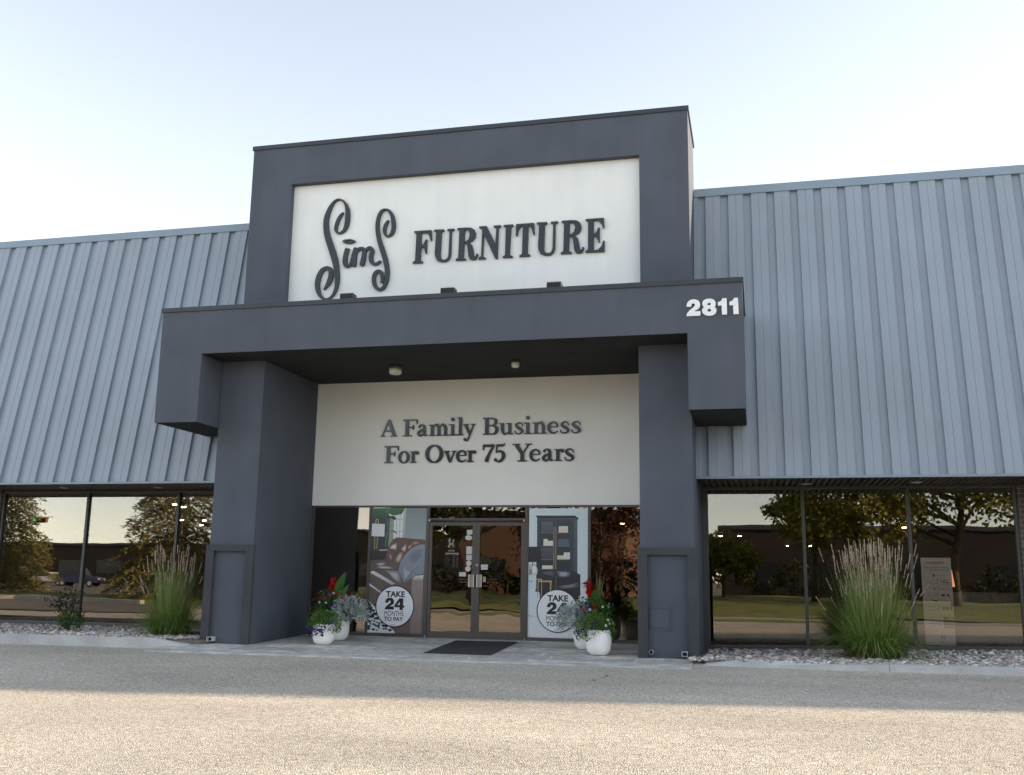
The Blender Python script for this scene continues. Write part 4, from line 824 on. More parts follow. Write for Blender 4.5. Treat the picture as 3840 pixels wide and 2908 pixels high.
def decal(cx, cz, label):
    t = thing('round_decal', label, 'decal', (cx, 2.905, cz), 'round offer decals on the window posters')
    n = 56; R = 0.374
    bm = new_bm(); prism_xz(bm, [(cx+(R-.013)*math.cos(6.28318*k/n), cz+(R-.013)*math.sin(6.28318*k/n)) for k in range(n)], 2.8985, 2.9015); obj('disc', bm, VINYL, t)
    bm = new_bm()
    ribbon(bm, [(cx+(R-.0075)*math.cos(6.28318*k/n), cz+(R-.0075)*math.sin(6.28318*k/n), 0.017) for k in range(n+1)], 2.8975, 2.9018, n=1, closed=True); obj('rim', bm, INK, t)
    s = 0.000608; X = lambda px: cx+(px-855)*s; Z = lambda py: cz-(py-880)*s
    ms = []
    def tx(b, x0, x1, yb, h, bold, y=2.8978): ms.append(text_mesh(b, X((x0+x1)/2), Z(yb), h*s, y, 2.8984, (x1-x0)*s, bold))
    tx('TAKE', 560, 1170, 602, 163, 0.036); tx('MONTHS', 528, 1145, 1166, 150, 0.0); tx('TO PAY', 528, 1135, 1312, 115, 0.026)
    tw = N['two']; x0 = min(p[0] for p in tw); x1 = max(p[0] for p in tw); z0 = min(p[1] for p in tw); z1 = max(p[1] for p in tw)
    ms.append(outline_mesh([[(X(540)+(p[0]-x0)/(x1-x0)*292*s, Z(980)+(p[1]-z0)/(z1-z0)*350*s) for p in tw]], 2.8978, 2.8984))
    ms.append(outline_mesh([[(X(a), Z(b)) for a, b in ((1000,640),(1125,643),(1122,850),(1160,853),(1157,917),(1117,917),(1114,990),(1010,990),(1013,912),(845,908),(850,840))], [(X(a), Z(b)) for a, b in ((1017,742),(1013,846),(938,843))]], 2.8978, 2.8984))
    obj('print', join_meshes('d', ms), INK, t)
    bm = new_bm(); bx(bm, X(748), X(905), 2.8978, 2.8984, Z(1430), Z(1420)); obj('fine_print', bm, INK, t)
decal(-1.531, 0.600, 'round white TAKE 24 MONTHS TO PAY decal on the leather sofa poster')
decal(1.507, 0.583, 'round white TAKE 24 MONTHS TO PAY decal half hidden by flowers on the bookcase poster')

# ------------------------------------------------------------------ stickers and hours on the doors
def vin(name, c, r=0.5): return mat(name, lin(c), r, var=0.04, vscale=20)
ST_W = vin('sticker_white', (205,205,200)); ST_R = vin('sticker_red', (176,66,58)); ST_G = vin('sticker_grey', (96,90,84)); ST_B = vin('sticker_blue', (70,110,160)); ST_O = vin('sticker_orange', (205,140,70)); ST_GW = vin('sticker_dull_white', (168,162,152))
def sticker(label, parts, cx, cz):
    bm = new_bm(); ms = []
    for i, (kind, q, mi) in enumerate(parts):
        y0, y1 = 2.9180-0.0006*i, 2.9195
        if kind == 'r': bx(bm, q[0], q[1], y0, y1, q[2], q[3], mi)
        else: prism_xz(bm, [(q[0]+q[2]*math.cos(6.28318*k/24), q[1]+q[3]*math.sin(6.28318*k/24)) for k in range(24)], y0, y1, mi)
    o = obj('door_sticker', bm, [ST_W, ST_R, ST_G, ST_B, ST_O, INK, ST_GW], at=(cx, 2.919, cz)); tag(o, label, 'sticker', 'small stickers on the door glass'); return o
sticker('square white sticker with two dark dots, topmost on the door glass', [('r',(-.191,-.087,1.909,1.994),6),('c',(-.152,1.958,.011,.011),5),('c',(-.126,1.958,.011,.011),5),('r',(-.18,-.10,1.922,1.930),1)], -.14, 1.95)
sticker('oval white and red sticker under the topmost square one', [('c',(-.156,1.852,.067,.046),1),('c',(-.156,1.857,.062,.040),6),('r',(-.205,-.107,1.833,1.848),1)], -.156, 1.852)
sticker('upright white card sticker with a blue square and dark rows', [('r',(-.194,-.085,1.555,1.693),0),('r',(-.184,-.156,1.618,1.655),3),('r',(-.136,-.100,1.600,1.655),2),('r',(-.186,-.155,1.582,1.592),5),('r',(-.140,-.100,1.582,1.592),5),('r',(-.182,-.098,1.668,1.676),2)], -.14, 1.62)
sticker('dull grey square sticker below the upright white card', [('r',(-.190,-.087,1.450,1.540),2),('r',(-.172,-.158,1.475,1.515),6),('r',(-.148,-.134,1.475,1.515),6),('r',(-.122,-.104,1.475,1.515),6)], -.14, 1.5)
sticker('round pale sticker with a small red star', [('c',(-.141,1.393,.050,.050),6),('c',(-.118,1.396,.013,.013),1)], -.141, 1.393)
sticker('round white sticker with a red rim just above the pull handle', [('c',(-.155,1.294,.052,.050),1),('c',(-.155,1.298,.047,.046),0),('r',(-.168,-.150,1.292,1.304),3)], -.155, 1.294)
sticker('wide white sticker with a red corner beside the pull handle', [('r',(-.322,-.191,1.156,1.232),6),('r',(-.313,-.283,1.205,1.229),1),('r',(-.262,-.205,1.186,1.196),1)], -.256, 1.19)
sticker('bright white label with red tick on the lock side of the door with keyhole', [('r',(.088,.219,1.321,1.373),0),('r',(.098,.118,1.340,1.356),1),('r',(.125,.150,1.332,1.345),3),('r',(.160,.212,1.336,1.364),3),('r',(.092,.216,1.280,1.3185),2)], .15, 1.35)
sticker('small orange tag behind the steel pull handle', [('r',(.130,.180,1.060,1.156),4),('r',(.142,.168,1.105,1.112),1)], .155, 1.1)
HRS = thing('opening_hours', 'white vinyl script logo and store hours table on the left door glass', 'lettering', (-.46, 2.919, 1.55))
bm = new_bm(); sx = 0.125/1.72; 
for i, k in enumerate(('S1','S2','I','M1','M2','M3')):
    ribbon(bm, [(-.475+(x+1.83)*0.0735, 1.742+(z-6.85)*0.094, w*0.13) for x, z, w in GL['strokes'][k]], 2.9182-0.0003*i, 2.9195, n=4)
obj('script_logo', bm, ST_GW, HRS)
obj('name_line', text_mesh('FURNITURE', -.478, 1.600, .028, 2.9182, 2.9195, .125, 0.02), ST_GW, HRS)
for i, d in enumerate(('MONDAY','TUESDAY','WEDNESDAY','THURSDAY','FRIDAY','SATURDAY','SUNDAY')):
    z = 1.523-0.0335*i; bm = join_meshes('h', [text_mesh(d, -.606, z, .013, 2.9184, 2.9195, 0.0135*len(d), 0.012, align='L')]); obj('day_name', bm, ST_G, HRS)
    for x0, x1 in ((-.455,-.402),(-.384,-.345)): bm = new_bm(); bx(bm, x0, x1, 2.9184, 2.9195, z+.001, z+.012); obj('hours_time', bm, ST_G, HRS)
bm = new_bm(); bx(bm, -.591, -.335, 2.9186, 2.9195, 1.549, 1.576); obj('heading_bar', bm, ST_GW, HRS)
me = text_mesh('STORE HOURS', -.463, 1.5555, .014, 2.9176, 2.9185, .19, 0.02); obj('heading', me, INK, HRS)

# banner standing inside the shop window
BN = thing('display_banner', 'pale printed seating banner standing inside the glass behind the tall grass', 'banner', (7.82, 3.136, 0.06))
P = Print(lambda x, y: 7.588+(x-60)/545*0.464+ (y-60)/1570*0.0, lambda x, y: 1.575-(y-60)/1570*1.405, 3.134)
P.poly([(60,60),(605,60),(605,1630),(60,1630)], (214,210,206)); g_ = (72,72,76)
P.line([(345,372),(345,1020)], 4, (96,94,94))
for y in (372,465,592,697,823,948): P.disc(345,y,7,7,(60,60,66),10)
P.poly([(262,352),(300,352),(303,405),(258,405)], (84,104,150)); P.poly([(380,468),(500,500),(560,498),(540,515),(480,512),(390,482)], g_); P.line([(455,512),(455,545)], 8, g_); P.line([(530,512),(530,545)], 6, g_); P.line([(430,548),(560,548)], 4, g_); P.line([(448,463),(530,463)], 14, g_)
P.poly([(258,604),(300,610),(305,622),(262,622)], g_); P.line([(284,620),(284,650)], 7, g_); P.disc(430,738,34,24,g_,12); P.poly([(490,705),(520,715),(560,760),(545,768),(500,745)], g_)
P.poly([(192,803),(240,825),(325,830),(325,845),(250,842),(200,818)], g_); P.line([(275,845),(275,885)], 5, (150,130,100))
for x in (425,492,558): P.poly([(x-24,945),(x+24,945),(x+20,1000),(x-16,1005)], (120,112,98))
P.poly([(400,1125),(610,1125),(610,1330),(408,1330)], (146,134,124)); P.poly([(404,1130),(500,1130),(480,1158),(410,1160)], (70,66,64))
for y, a, b in ((383,370,590),(470,130,330),(500,130,335),(520,130,330),(598,365,540),(625,365,575),(640,365,570),(697,130,335),(725,135,345),(745,135,340),(765,135,345),(823,380,590),(948,150,310),(990,150,330),(1010,150,330),(1090,215,560),(1135,140,370),(1150,140,360),(1245,140,370),(1285,170,350),(1570,300,520)): P.line([(a,y),(b,y)], 5 if (b-a) < 215 else 7, (150,146,144))
obj('print', P.mesh('b'), PRINT, BN)
bm = new_bm(); bx(bm, 7.588, 8.052, 3.1345, 3.140, 0.170, 1.575); obj('board', bm, ST_W, BN)
bm = new_bm(); bx(bm, 7.60, 8.04, 3.10, 3.20, 0.060, 0.168); obj('base', bm, DARKSLOT, BN)
T = lambda b, x, y, h, w, bold: text_mesh(b, 7.588+(x-60)/545*0.464, 1.575-(y-60)/1570*1.405, h*.000895, 3.1278, 3.1288, w*.000851, bold)
ms = [T('NORSIT', 318, 168, 38, 330, 0.012), T('sit down, kick back and enjoy', 335, 248, 20, 460, 0.01), T('comfort seating at its best!', 350, 288, 20, 400, 0.01), T('K2', 388, 1522, 75, 78, 0.0)]
for q in ms: obj('lettering', q, mat('banner_ink', lin((64,66,84)), 0.6), BN)

# ------------------------------------------------------------------ fittings
def floodlight(x, label):
    t = thing('floodlight', label, 'floodlight', (x, 0.55, 5.63), 'floodlights on the canopy top')
    bm = new_bm(); bx(bm, x-.118, x+.118, 0.575, 0.70, 5.775, 5.885)
    for i in range(13): xx = x-.114+.228*i/12; bx(bm, xx-.0045, xx+.0045, 0.53, 0.5745, 5.772, 5.888)
    obj('housing', bm, mat('floodlight_black', (0.055,0.052,0.052), 0.5), t)
    bm = new_bm(); bx(bm, x-.11, x+.11, 0.7005, 0.708, 5.785, 5.875); obj('lens', bm, LAMPW, t)
    bm = new_bm(); bx(bm, x-.128, x-.1195, 0.60, 0.64, 5.66, 5.84); bx(bm, x+.1195, x+.128, 0.60, 0.64, 5.66, 5.84); bx(bm, x-.128, x+.128, 0.60, 0.64, 5.6505, 5.6595); bx(bm, x-.03, x+.03, 0.585, 0.655, 5.628, 5.650)
    obj('bracket', bm, COPING, t)
floodlight(-1.736, 'black finned floodlight on the canopy top below the script lettering')
floodlight(0.068, 'black finned floodlight on the canopy top, the middle one below the serif capitals')
floodlight(1.880, 'black finned floodlight on the canopy top nearest the house number')
def ceiling_light(x, y, r, h, label):
    t = thing('ceiling_light', label, 'ceiling light', (x, y, BZS), 'lights under the canopy'); z = BZS-0.005
    bm = new_bm(); lathe(bm, [(r*1.12, z), (r*1.14, z-h*.3), (r*1.02, z-h*.36)], x, y, 28); obj('base', bm, MATS['floodlight_black'], t)
    bm = new_bm(); lathe(bm, [(r*.98, z-h*.362), (r, z-h*.7), (r*.93, z-h*.92), (r*.75, z-h)], x, y, 28); obj('diffuser', bm, LAMPW, t)
ceiling_light(-1.16, 1.50, 0.112, 0.15, 'larger drum light with cream diffuser under the dark canopy ceiling')
ceiling_light(1.045, 1.40, 0.068, 0.125, 'smaller drum light with cream diffuser under the dark canopy ceiling')
DL = ['round recessed downlight in the smooth soffit farther from the entrance', 'round recessed downlight in the smooth soffit nearer the entrance', 'round recessed downlight in the ribbed soffit nearer the entrance', 'round recessed downlight in the ribbed soffit above the banner']
for (x, y, z), l in zip(((-8.31, 2.30, 2.772), (-6.30, 2.42, 2.772), (5.78, 2.50, 2.760), (7.475, 2.34, 2.760)), DL):
    t = thing('downlight', l, 'downlight', (x, y, z), 'downlights under the wing soffits')
    bm = new_bm(); lathe(bm, [(.10, z-.0005), (.105, z-.012), (.086, z-.016)], x, y, 28); obj('trim_ring', bm, TRIM, t)
    bm = new_bm(); lathe(bm, [(.085, z-.0165), (.07, z-.020), (.02, z-.022)], x, y, 24); obj('lens', bm, LAMPW, t)
PIPE = mat('grey_pipe', (0.30, 0.30, 0.29), 0.6, var=0.2, vscale=20); PIPEW = mat('white_pipe', (0.52, 0.52, 0.50), 0.5, var=0.2, vscale=20)
def ring_prism(bm, outer, inner, y0, y1):
    n = len(outer); A = [[bm.verts.new((x, y, z)) for x, z in L] for L in (outer, inner) for y in (y0, y1)]
    for i in range(n):
        j = (i+1) % n
        for a, b in ((0,1),(3,2),(2,0),(1,3)): bm.faces.new((A[a][i], A[b][i], A[b][j], A[a][j]))
def spout(kind, cx, cz, w, h, m, label):
    o_, i_ = [], []
    if kind == 'round':
        for k in range(24): a = 6.28318*k/24; o_.append((cx+w*math.cos(a), cz+w*math.sin(a))); i_.append((cx+.78*w*math.cos(a), cz+.78*w*math.sin(a)))
    else:
        o_ = [(cx-w, cz-h), (cx+w, cz-h), (cx+w, cz+h), (cx-w, cz+h)]; i_ = [(cx-w+.008, cz-h+.008), (cx+w-.008, cz-h+.008), (cx+w-.008, cz+h-.008), (cx-w+.008, cz+h-.008)]
    t = thing('drain_spout', label, 'drain spout', (cx, 0.66, cz), 'drain spouts at the column feet')
    bm = new_bm(); ring_prism(bm, o_, i_, 0.565, 0.682); obj('pipe', bm, m, t)
    bm = new_bm(); prism_xz(bm, i_, 0.63, 0.6815); obj('dark_inside', bm, DARKSLOT, t)
spout('round', 3.385, 0.088, .035, 0, PIPE, 'round grey drain pipe end at the foot of the column with the hatch')
spout('square', 3.880, 0.075, .043, .034, PIPEW, 'square white rimmed drain spout at the foot of the column with the hatch')
spout('square', -3.905, 0.072, .050, .036, PIPEW, 'square white drain spout at the foot of the column beside the purple flowers')
# door mat
def mat_mat():
    m = mat('ribbed_mat', (0.022, 0.023, 0.030), 0.85); t = m.node_tree; p = t.nodes['Principled BSDF']; co = t.nodes.new('ShaderNodeTexCoord')
    w = t.nodes.new('ShaderNodeTexWave'); w.inputs['Scale'].default_value = 7.5; w.inputs['Distortion'].default_value = 0.6; w.inputs['Detail'].default_value = 1; t.links.new(co.outputs['Object'], w.inputs['Vector'])
    r = t.nodes.new('ShaderNodeValToRGB'); r.color_ramp.elements[0].color = (.012,.012,.016,1); r.color_ramp.elements[1].color = (.052,.052,.064,1); t.links.new(w.outputs[0], r.inputs[0]); t.links.new(r.outputs[0], p.inputs['Base Color'])
    b = t.nodes.new('ShaderNodeBump'); b.inputs['Distance'].default_value = .006; t.links.new(w.outputs[0], b.inputs['Height']); t.links.new(b.outputs[0], p.inputs['Normal']); return m
bm = new_bm(); prism_xy(bm, [(-.050,.235),(1.010,.250),(.895,2.455),(-.190,2.390)], lambda x, y: slab_z(x,y)+.0015, lambda x, y: slab_z(x,y)+.013)
tag(obj('door_mat', bm, mat_mat(), at=(0.4, 1.3, 0.02), bev=0.003), 'dark ribbed rubber door mat lying slightly askew before the doors', 'door mat')
# ------------------------------------------------------------------ planters and plants
LEAF = vcol_mat('leaf', 0.55, 0.35, trans=0.25); PETAL = vcol_mat('petal', 0.6, 0.2, trans=0.25); BARK = mat('bark', (0.10, 0.075, 0.055), 0.9, var=0.25, vscale=6, bump=0.6, bscale=30, bdist=0.02)
def unit(v): return v/(np.linalg.norm(v, axis=-1, keepdims=True)+1e-9)
def kites(P, D, L, Wd, rng, fold=0.15, nrm=None):
    """Leaf-shaped quads: base P, pointing D, length L, width Wd."""
    n = len(P); D = unit(D); N = rng.normal(size=(n, 3)) if nrm is None else nrm + 0.5*rng.normal(size=(n, 3)); S = unit(np.cross(D, N)); U = np.cross(S, D)
    L = np.asarray(L).reshape(-1, 1)*np.ones((n, 1)); Wd = np.asarray(Wd).reshape(-1, 1)*np.ones((n, 1))
    m = P + D*L*.45
    return np.stack([P, m + S*Wd/2 + U*Wd*fold, P + D*L - U*L*0.08, m - S*Wd/2 + U*Wd*fold], 1)
def pick(pal, n, rng, j=0.25):
    pal = np.array(pal, float); c = pal[rng.integers(len(pal), size=n)]; return c*(1 + rng.uniform(-j, j, (n, 1)))
def dome_points(n, c, r, rng, lo=0.35, zmin=-0.6):
    """Points through a dome-shaped clump, denser to its outside."""
    o = []
    while len(o) < n:
        v = rng.normal(size=3); v /= np.linalg.norm(v)
        if v[2] < zmin: continue
        o.append(v*(lo + (1-lo)*rng.random()**0.5))
    o = np.array(o); return np.array(c) + o*np.array(r), o
GREEN = [(.085,.18,.03),(.12,.23,.045),(.06,.135,.025),(.15,.25,.06)]
SILVER = [(.38,.44,.42),(.50,.56,.54),(.30,.36,.33),(.58,.62,.60)]
def bumpy(o, rng, k=7, amp=0.22):
    d = unit(rng.normal(size=(k, 3))); s = np.zeros(len(o))
    for q in d: s = np.maximum(s, np.clip((unit(o)@q), 0, 1)**6)
    return (1-amp) + amp*1.5*s
def foliage(name, parent, n, c, r, L, Wd, pal, rng, lo=0.35, zmin=-0.6, up=0.35, amp=0.22, m=None):
    P, o = dome_points(n, (0,0,0), (1,1,1), rng, lo, zmin); P = P*bumpy(o, rng, 9, amp)[:, None]*np.array(r) + np.array(c)
    D = unit(o*np.array((1,1,.8)) + rng.normal(size=(n,3))*.55 + np.array((0,0,up)))
    V = kites(P, D, rng.uniform(.7, 1.25, n)*L, rng.uniform(.7, 1.25, n)*Wd, rng)
    me = mesh_quads(name, V, pick(pal, n, rng)); return obj(name, me, m or LEAF, parent, local=True)
def flowers(name, parent, P, out, size, pal, rng, petals=5):
    n = len(P); out = unit(out); S = unit(np.cross(out, rng.normal(size=(n,3)))); U = np.cross(out, S); vs, cs = [], []
    base = pick(pal, n, rng, .2)
    for k in range(petals):
        a = 6.28318*k/petals + rng.random(n)*.3; d = S*np.cos(a)[:,None] + U*np.sin(a)[:,None]
        vs.append(kites(P, d + out*.35, size*rng.uniform(.85,1.15,n), size*1.0, rng, fold=.05, nrm=out*2)); cs.append(base*rng.uniform(.85,1.1,(n,1)))
    return obj(name, mesh_quads(name, np.concatenate(vs), np.concatenate(cs)), PETAL, parent, local=True)
def blades(name, parent, specs, m, cols, seg=6, side=None):
    """Long curved leaves: specs = (base, lean dir (x,y), length, width, bend, lift)."""
    V, F, Cc = [], [], []
    for (b, d, L, w, bend, lift), c in zip(specs, cols):
        b = np.array(b, float); d = np.array((*d, 0.0)); d /= np.linalg.norm(d)+1e-9; s = np.array((-d[1], d[0], 0)); k0 = len(V); p = b.copy(); ang = lift
        for i in range(seg+1):
            t = i/seg; ww = w*(0.75+0.5*t)*(1-t**2.2)+0.0008
            if i: ang2 = ang - bend*(t**1.3); p = p + (d*math.cos(ang2)+np.array((0,0,1))*math.sin(ang2))*L/seg
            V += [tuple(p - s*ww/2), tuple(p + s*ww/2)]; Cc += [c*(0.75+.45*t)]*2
        for i in range(seg): q = k0+2*i; F.append((q, q+1, q+3, q+2))
    return obj(name, merge_mesh(name, V, F, np.array(Cc), smooth=True), m, parent, local=True)
POTM = mat('white_glazed_pot', (0.90, 0.87, 0.84), 0.5, spec=0.4, var=0.06, vscale=4, fine=0.03, fscale=60)
SOILP = mat('potting_soil', (0.05, 0.035, 0.025), 0.95)
def pot(x, y, r, h, label, taper=0.9):
    z = slab_z(x, y)+0.002
    t = thing('plant_pot', label, 'plant pot', (x, y, z), 'white plant pots by the entrance')
    pr = [(.50*r,0),(.66*r,.012*1),(.84*r,.13*h),(.955*r,.28*h),(1.0*r,.46*h),(.99*r,.66*h),(.955*r,.85*h),(taper*r,1.0*h),((taper-.075)*r,1.0*h),((taper-.08)*r,.86*h)]
    bm = new_bm(); lathe(bm, spline(pr[:8], 3)[:-1] and [tuple(q) for q in spline(pr[:8], 3)] + pr[8:], 0, 0, 48); obj('bowl', bm, POTM, t, local=True)
    bm = new_bm(); lathe(bm, [(.05, .84*h), ((taper-.085)*r, .865*h)], 0, 0, 24); obj('soil', bm, SOILP, t, local=True)
    return z + 0.88*h
def petunia(x, y, z, r, flo, label, seed, down=True, fl=PETAL):
    rng = np.random.default_rng(seed); t = thing('petunia', label, 'flowering plant', (x, y, z), 'flowering plants in the pots')
    foliage('foliage', t, 2600, (0,0,.04), r, .034, .017, GREEN, rng, .25, -.55)
    for (nm, n, pal, size, a0, a1, z0, z1) in flo:
        P = []
        while len(P) < n:
            a = rad(rng.uniform(a0, a1)); e = rng.uniform(z0, z1); v = np.array((math.cos(a)*math.sqrt(max(0,1-e*e)), math.sin(a)*math.sqrt(max(0,1-e*e)), e)); P.append(v)
        P = np.array(P); flowers(nm, t, P*np.array(r)*1.06 + np.array((0,0,.04)), P, size, pal, rng)
    return t
PURPLE = [(.040,.010,.16),(.055,.012,.20),(.028,.008,.10)]; RED = [(.55,.018,.015),(.42,.010,.012),(.62,.03,.02)]; DRED = [(.17,.006,.012),(.22,.008,.016)]; WHITE = [(.70,.70,.76),(.62,.60,.70)]
def dusty(x, y, z, r, off, label, seed):
    rng = np.random.default_rng(seed); t = thing('dusty_miller', label, 'foliage plant', (x, y, z), 'silver plants in the pots')
    n = 560; P, o = dome_points(n, (0,0,0), (1,1,1), rng, .3, -.45); P = P*np.array(r) + np.array(off); vs, cs = [], []
    D = unit(o + rng.normal(size=(n,3))*.4 + np.array((0,0,.25))); col = pick(SILVER, n, rng, .2)
    for k in range(7):                                     # each frond is a fan of narrow lobes
        d = unit(D + rng.normal(size=(n,3))*.42); vs.append(kites(P + D*.010*k, d, rng.uniform(.030,.052,n), .0095, rng)); cs.append(col*rng.uniform(.85,1.12,(n,1)))
    obj('foliage', mesh_quads('f', np.concatenate(vs), np.concatenate(cs)), vcol_mat('silver_leaf', .8, .2, trans=.12), t, local=True)
    bm = new_bm()
    for i in range(14): q = P[rng.integers(n)]; tube(bm, [(0,0,-.06), tuple(q*.5), tuple(q*.9)], [.005,.004,.002], 5)
    obj('stem', bm, mat('silver_stem', (.22,.26,.23), .8), t, local=True)
def big_leaf(bm_list, base, d, L, w, lift, bend):
    V, F = [], []; b = np.array(base, float); d = np.array((*d,0.)); d /= np.linalg.norm(d); s = np.array((-d[1],d[0],0)); p = b.copy(); seg = 9
    for i in range(seg+1):
        t = i/seg; ang = lift - bend*t**1.4
        if i: p = p + (d*math.cos(ang)+np.array((0,0,1))*math.sin(ang))*L/seg
        up = -d*math.sin(ang)+np.array((0,0,1))*math.cos(ang); ww = w*math.sin(math.pi*min(1,max(0.04,t**.8)))**.75*.5 + .002
        V += [p - s*ww + up*ww*.22, p, p + s*ww + up*ww*.22]
    for i in range(seg): q = 3*i; F += [(q,q+1,q+4,q+3),(q+1,q+2,q+5,q+4)]
    bm_list.append((V, F))
def canna(x, y, z, label, seed, leaves, spikes, flower):
    rng = np.random.default_rng(seed); t = thing('canna_lily', label, 'flowering plant', (x, y, z), 'canna lilies in the pots')
    for lf in leaves:
        q = []; big_leaf(q, *lf); V, F = q[0]; c = np.array((.10,.23,.055))*rng.uniform(.7,1.2); cc = np.array([c*(1.25 if i % 3 == 1 else 1) for i in range(len(V))])
        obj('leaf', merge_mesh('leaf', V, F, cc, smooth=True), LEAF, t, local=True)
    (fx, fy, f0, f1) = flower
    bm = new_bm(); tube(bm, [(0,0,-.05),(fx*.4,fy*.4,f0*.5),(fx,fy,f1)], [.011,.009,.005], 8); obj('stem', bm, mat('canna_stem', (.07,.14,.04), .5), t, local=True)
    n = 26; P = np.stack([fx+rng.normal(size=n)*.022, fy+rng.normal(size=n)*.022, rng.uniform(f0, f1, n)], 1); D = unit(rng.normal(size=(n,3))+np.array((0,0,.35)))
    V = np.concatenate([kites(P, unit(D+rng.normal(size=(n,3))*.8), rng.uniform(.045,.085,n), .042, rng) for _ in range(5)])
    obj('blossom', mesh_quads('b', V, pick(RED, len(V), rng)), PETAL, t, local=True)
def spike(x, y, z, label, seed, specs):
    rng = np.random.default_rng(seed); t = thing('spike_plant', label, 'foliage plant', (x, y, z), 'spike plants in the pots')
    blades('leaf_blades', t, specs, LEAF, [np.array((.15,.23,.07))*rng.uniform(.6,1.3) for _ in specs], 9)
# pair beside the leather sofa poster
z = pot(-2.08, 1.05, .186, .335, 'white round pot of purple petunias, front one by the sofa poster')
petunia(-2.085, 1.05, z, (.29,.27,.27), [('blossoms', 64, PURPLE, .024, 165, 290, -.62, -.15), ('blossoms', 16, PURPLE, .022, 210, 330, -.4, .3), ('white_blossoms', 18, WHITE, .022, 0, 120, .45, .8)], 'mound of small green leaves with purple blossoms spilling over the front pot', 5)
z = pot(-2.175, 1.80, .215, .42, 'larger white pot of canna and silver leaves by the sofa poster')
petunia(-2.27, 1.75, z+.12, (.34,.28,.34), [('blossoms', 20, PURPLE, .024, 200, 340, .1, .75), ('red_blossoms', 9, RED, .036, 180, 360, .45, .85), ('dark_red_blossoms', 9, DRED, .028, 150, 260, .3, .8), ('white_blossoms', 7, WHITE, .024, 200, 340, .3, .85)], 'mixed red, white and purple blossoms below the canna near the sofa poster', 6)
petunia(-1.93, 1.86, z+.20, (.17,.16,.22), [('dark_red_blossoms', 12, DRED, .030, 180, 380, .3, .95), ('red_blossoms', 11, RED, .030, 250, 400, -.5, .8)], 'small red petunias rising behind the silver leaves near the sofa poster', 16)
dusty(-1.96, 1.66, z+.02, (.29,.24,.27), (.09,-.02,.08), 'spreading silver grey dusty miller hanging out of the pot by the sofa poster', 7)
canna(-2.25, 1.80, z+.02, 'tall green canna with one red flower spike, next to the column and the sofa poster', 8,
      [((.03,0,.28),(.75,-.45),.56,.19,1.2,.2), ((.03,0,.14),(.9,-.35),.52,.19,1.05,.2), ((-.02,0,.18),(-.35,.3),.45,.12,1.45,.2), ((-.02,-.02,.22),(-.9,-.35),.38,.15,.75,1.0), ((.0,-.02,.2),(.3,-.8),.30,.12,.8,1.1), ((.04,.02,.2),(.9,.3),.36,.12,.7,1.0)], None, (.0,-.06,.46,.66))
spike(-2.24, 1.82, z, 'thin arching spike leaves fanning out above the pot by the sofa poster', 9, [((0,0,.1),(math.cos(a),math.sin(a)),L,.026,b,l) for a,L,b,l in ((.15,.80,.15,1.35),(2.9,.62,.2,1.5),(-.2,.72,1.5,1.0),(.25,.70,1.7,.9),(-.5,.74,1.8,.95),(3.3,.70,1.5,1.0),(3.0,.66,1.3,1.15),(2.5,.7,1.4,1.1),(-1.2,.6,1.5,1.1),(4.2,.62,1.5,1.1),(1.2,.6,.8,1.2))])
# pair beside the bookcase poster
z = pot(2.56, 0.84, .198, .375, 'white round pot of trailing green leaves, front one by the bookcase poster', .86)
petunia(2.50, 0.86, z, (.30,.28,.27), [('blossoms', 18, PURPLE, .023, 165, 265, -.6, .1), ('blossoms', 6, PURPLE, .022, 180, 340, .1, .6), ('white_blossoms', 5, WHITE, .026, -50, 30, .25, .6)], 'bright green trailing mound in the front pot by the bookcase poster', 10)
z = pot(2.24, 1.66, .215, .42, 'larger white pot of canna and silver leaves by the bookcase poster')
petunia(2.36, 1.62, z+.12, (.34,.28,.34), [('blossoms', 14, PURPLE, .026, 180, 270, -.1, .6), ('red_blossoms', 6, RED, .032, 170, 280, .1, .6), ('dark_red_blossoms', 6, DRED, .028, 150, 260, .4, .8), ('white_blossoms', 5, WHITE, .028, 240, 380, .2, .8)], 'mixed purple, red and white blossoms below the canna near the bookcase poster', 11)
dusty(2.14, 1.50, z-.02, (.29,.26,.28), (-.06,-.02,.09), 'spreading silver grey dusty miller hanging out of the pot by the bookcase poster', 12)
canna(2.30, 1.66, z+.05, 'tall canna with a forked red flower spike in front of the bookcase poster', 13,
      [((.0,0,.18),(-.6,-.6),.34,.17,.65,1.0), ((-.02,0,.2),(-.9,-.2),.34,.15,.9,.9), ((.03,0,.18),(.9,-.3),.40,.16,.5,.6), ((.05,0,.2),(.25,-.6),.36,.14,1.35,.3), ((.05,0,.2),(.5,.6),.36,.12,1.2,.4)], None, (-.03,-.06,.40,.66))
spike(2.42, 1.68, z, 'thin upright spike leaves beside the red canna near the bookcase poster', 14, [((0,0,.12),(math.cos(a),math.sin(a)),L,.024,b,l) for a,L,b,l in ((.1,.82,.15,1.05),(.0,.90,.3,1.0),(2.0,.78,.1,1.5),(.8,.74,.15,1.45),(1.4,.70,.1,1.5),(2.9,.70,.2,1.15),(-.3,.72,1.2,.85),(.3,.7,1.4,.8),(-.8,.6,1.4,.9),(3.5,.6,1.2,1.0))])

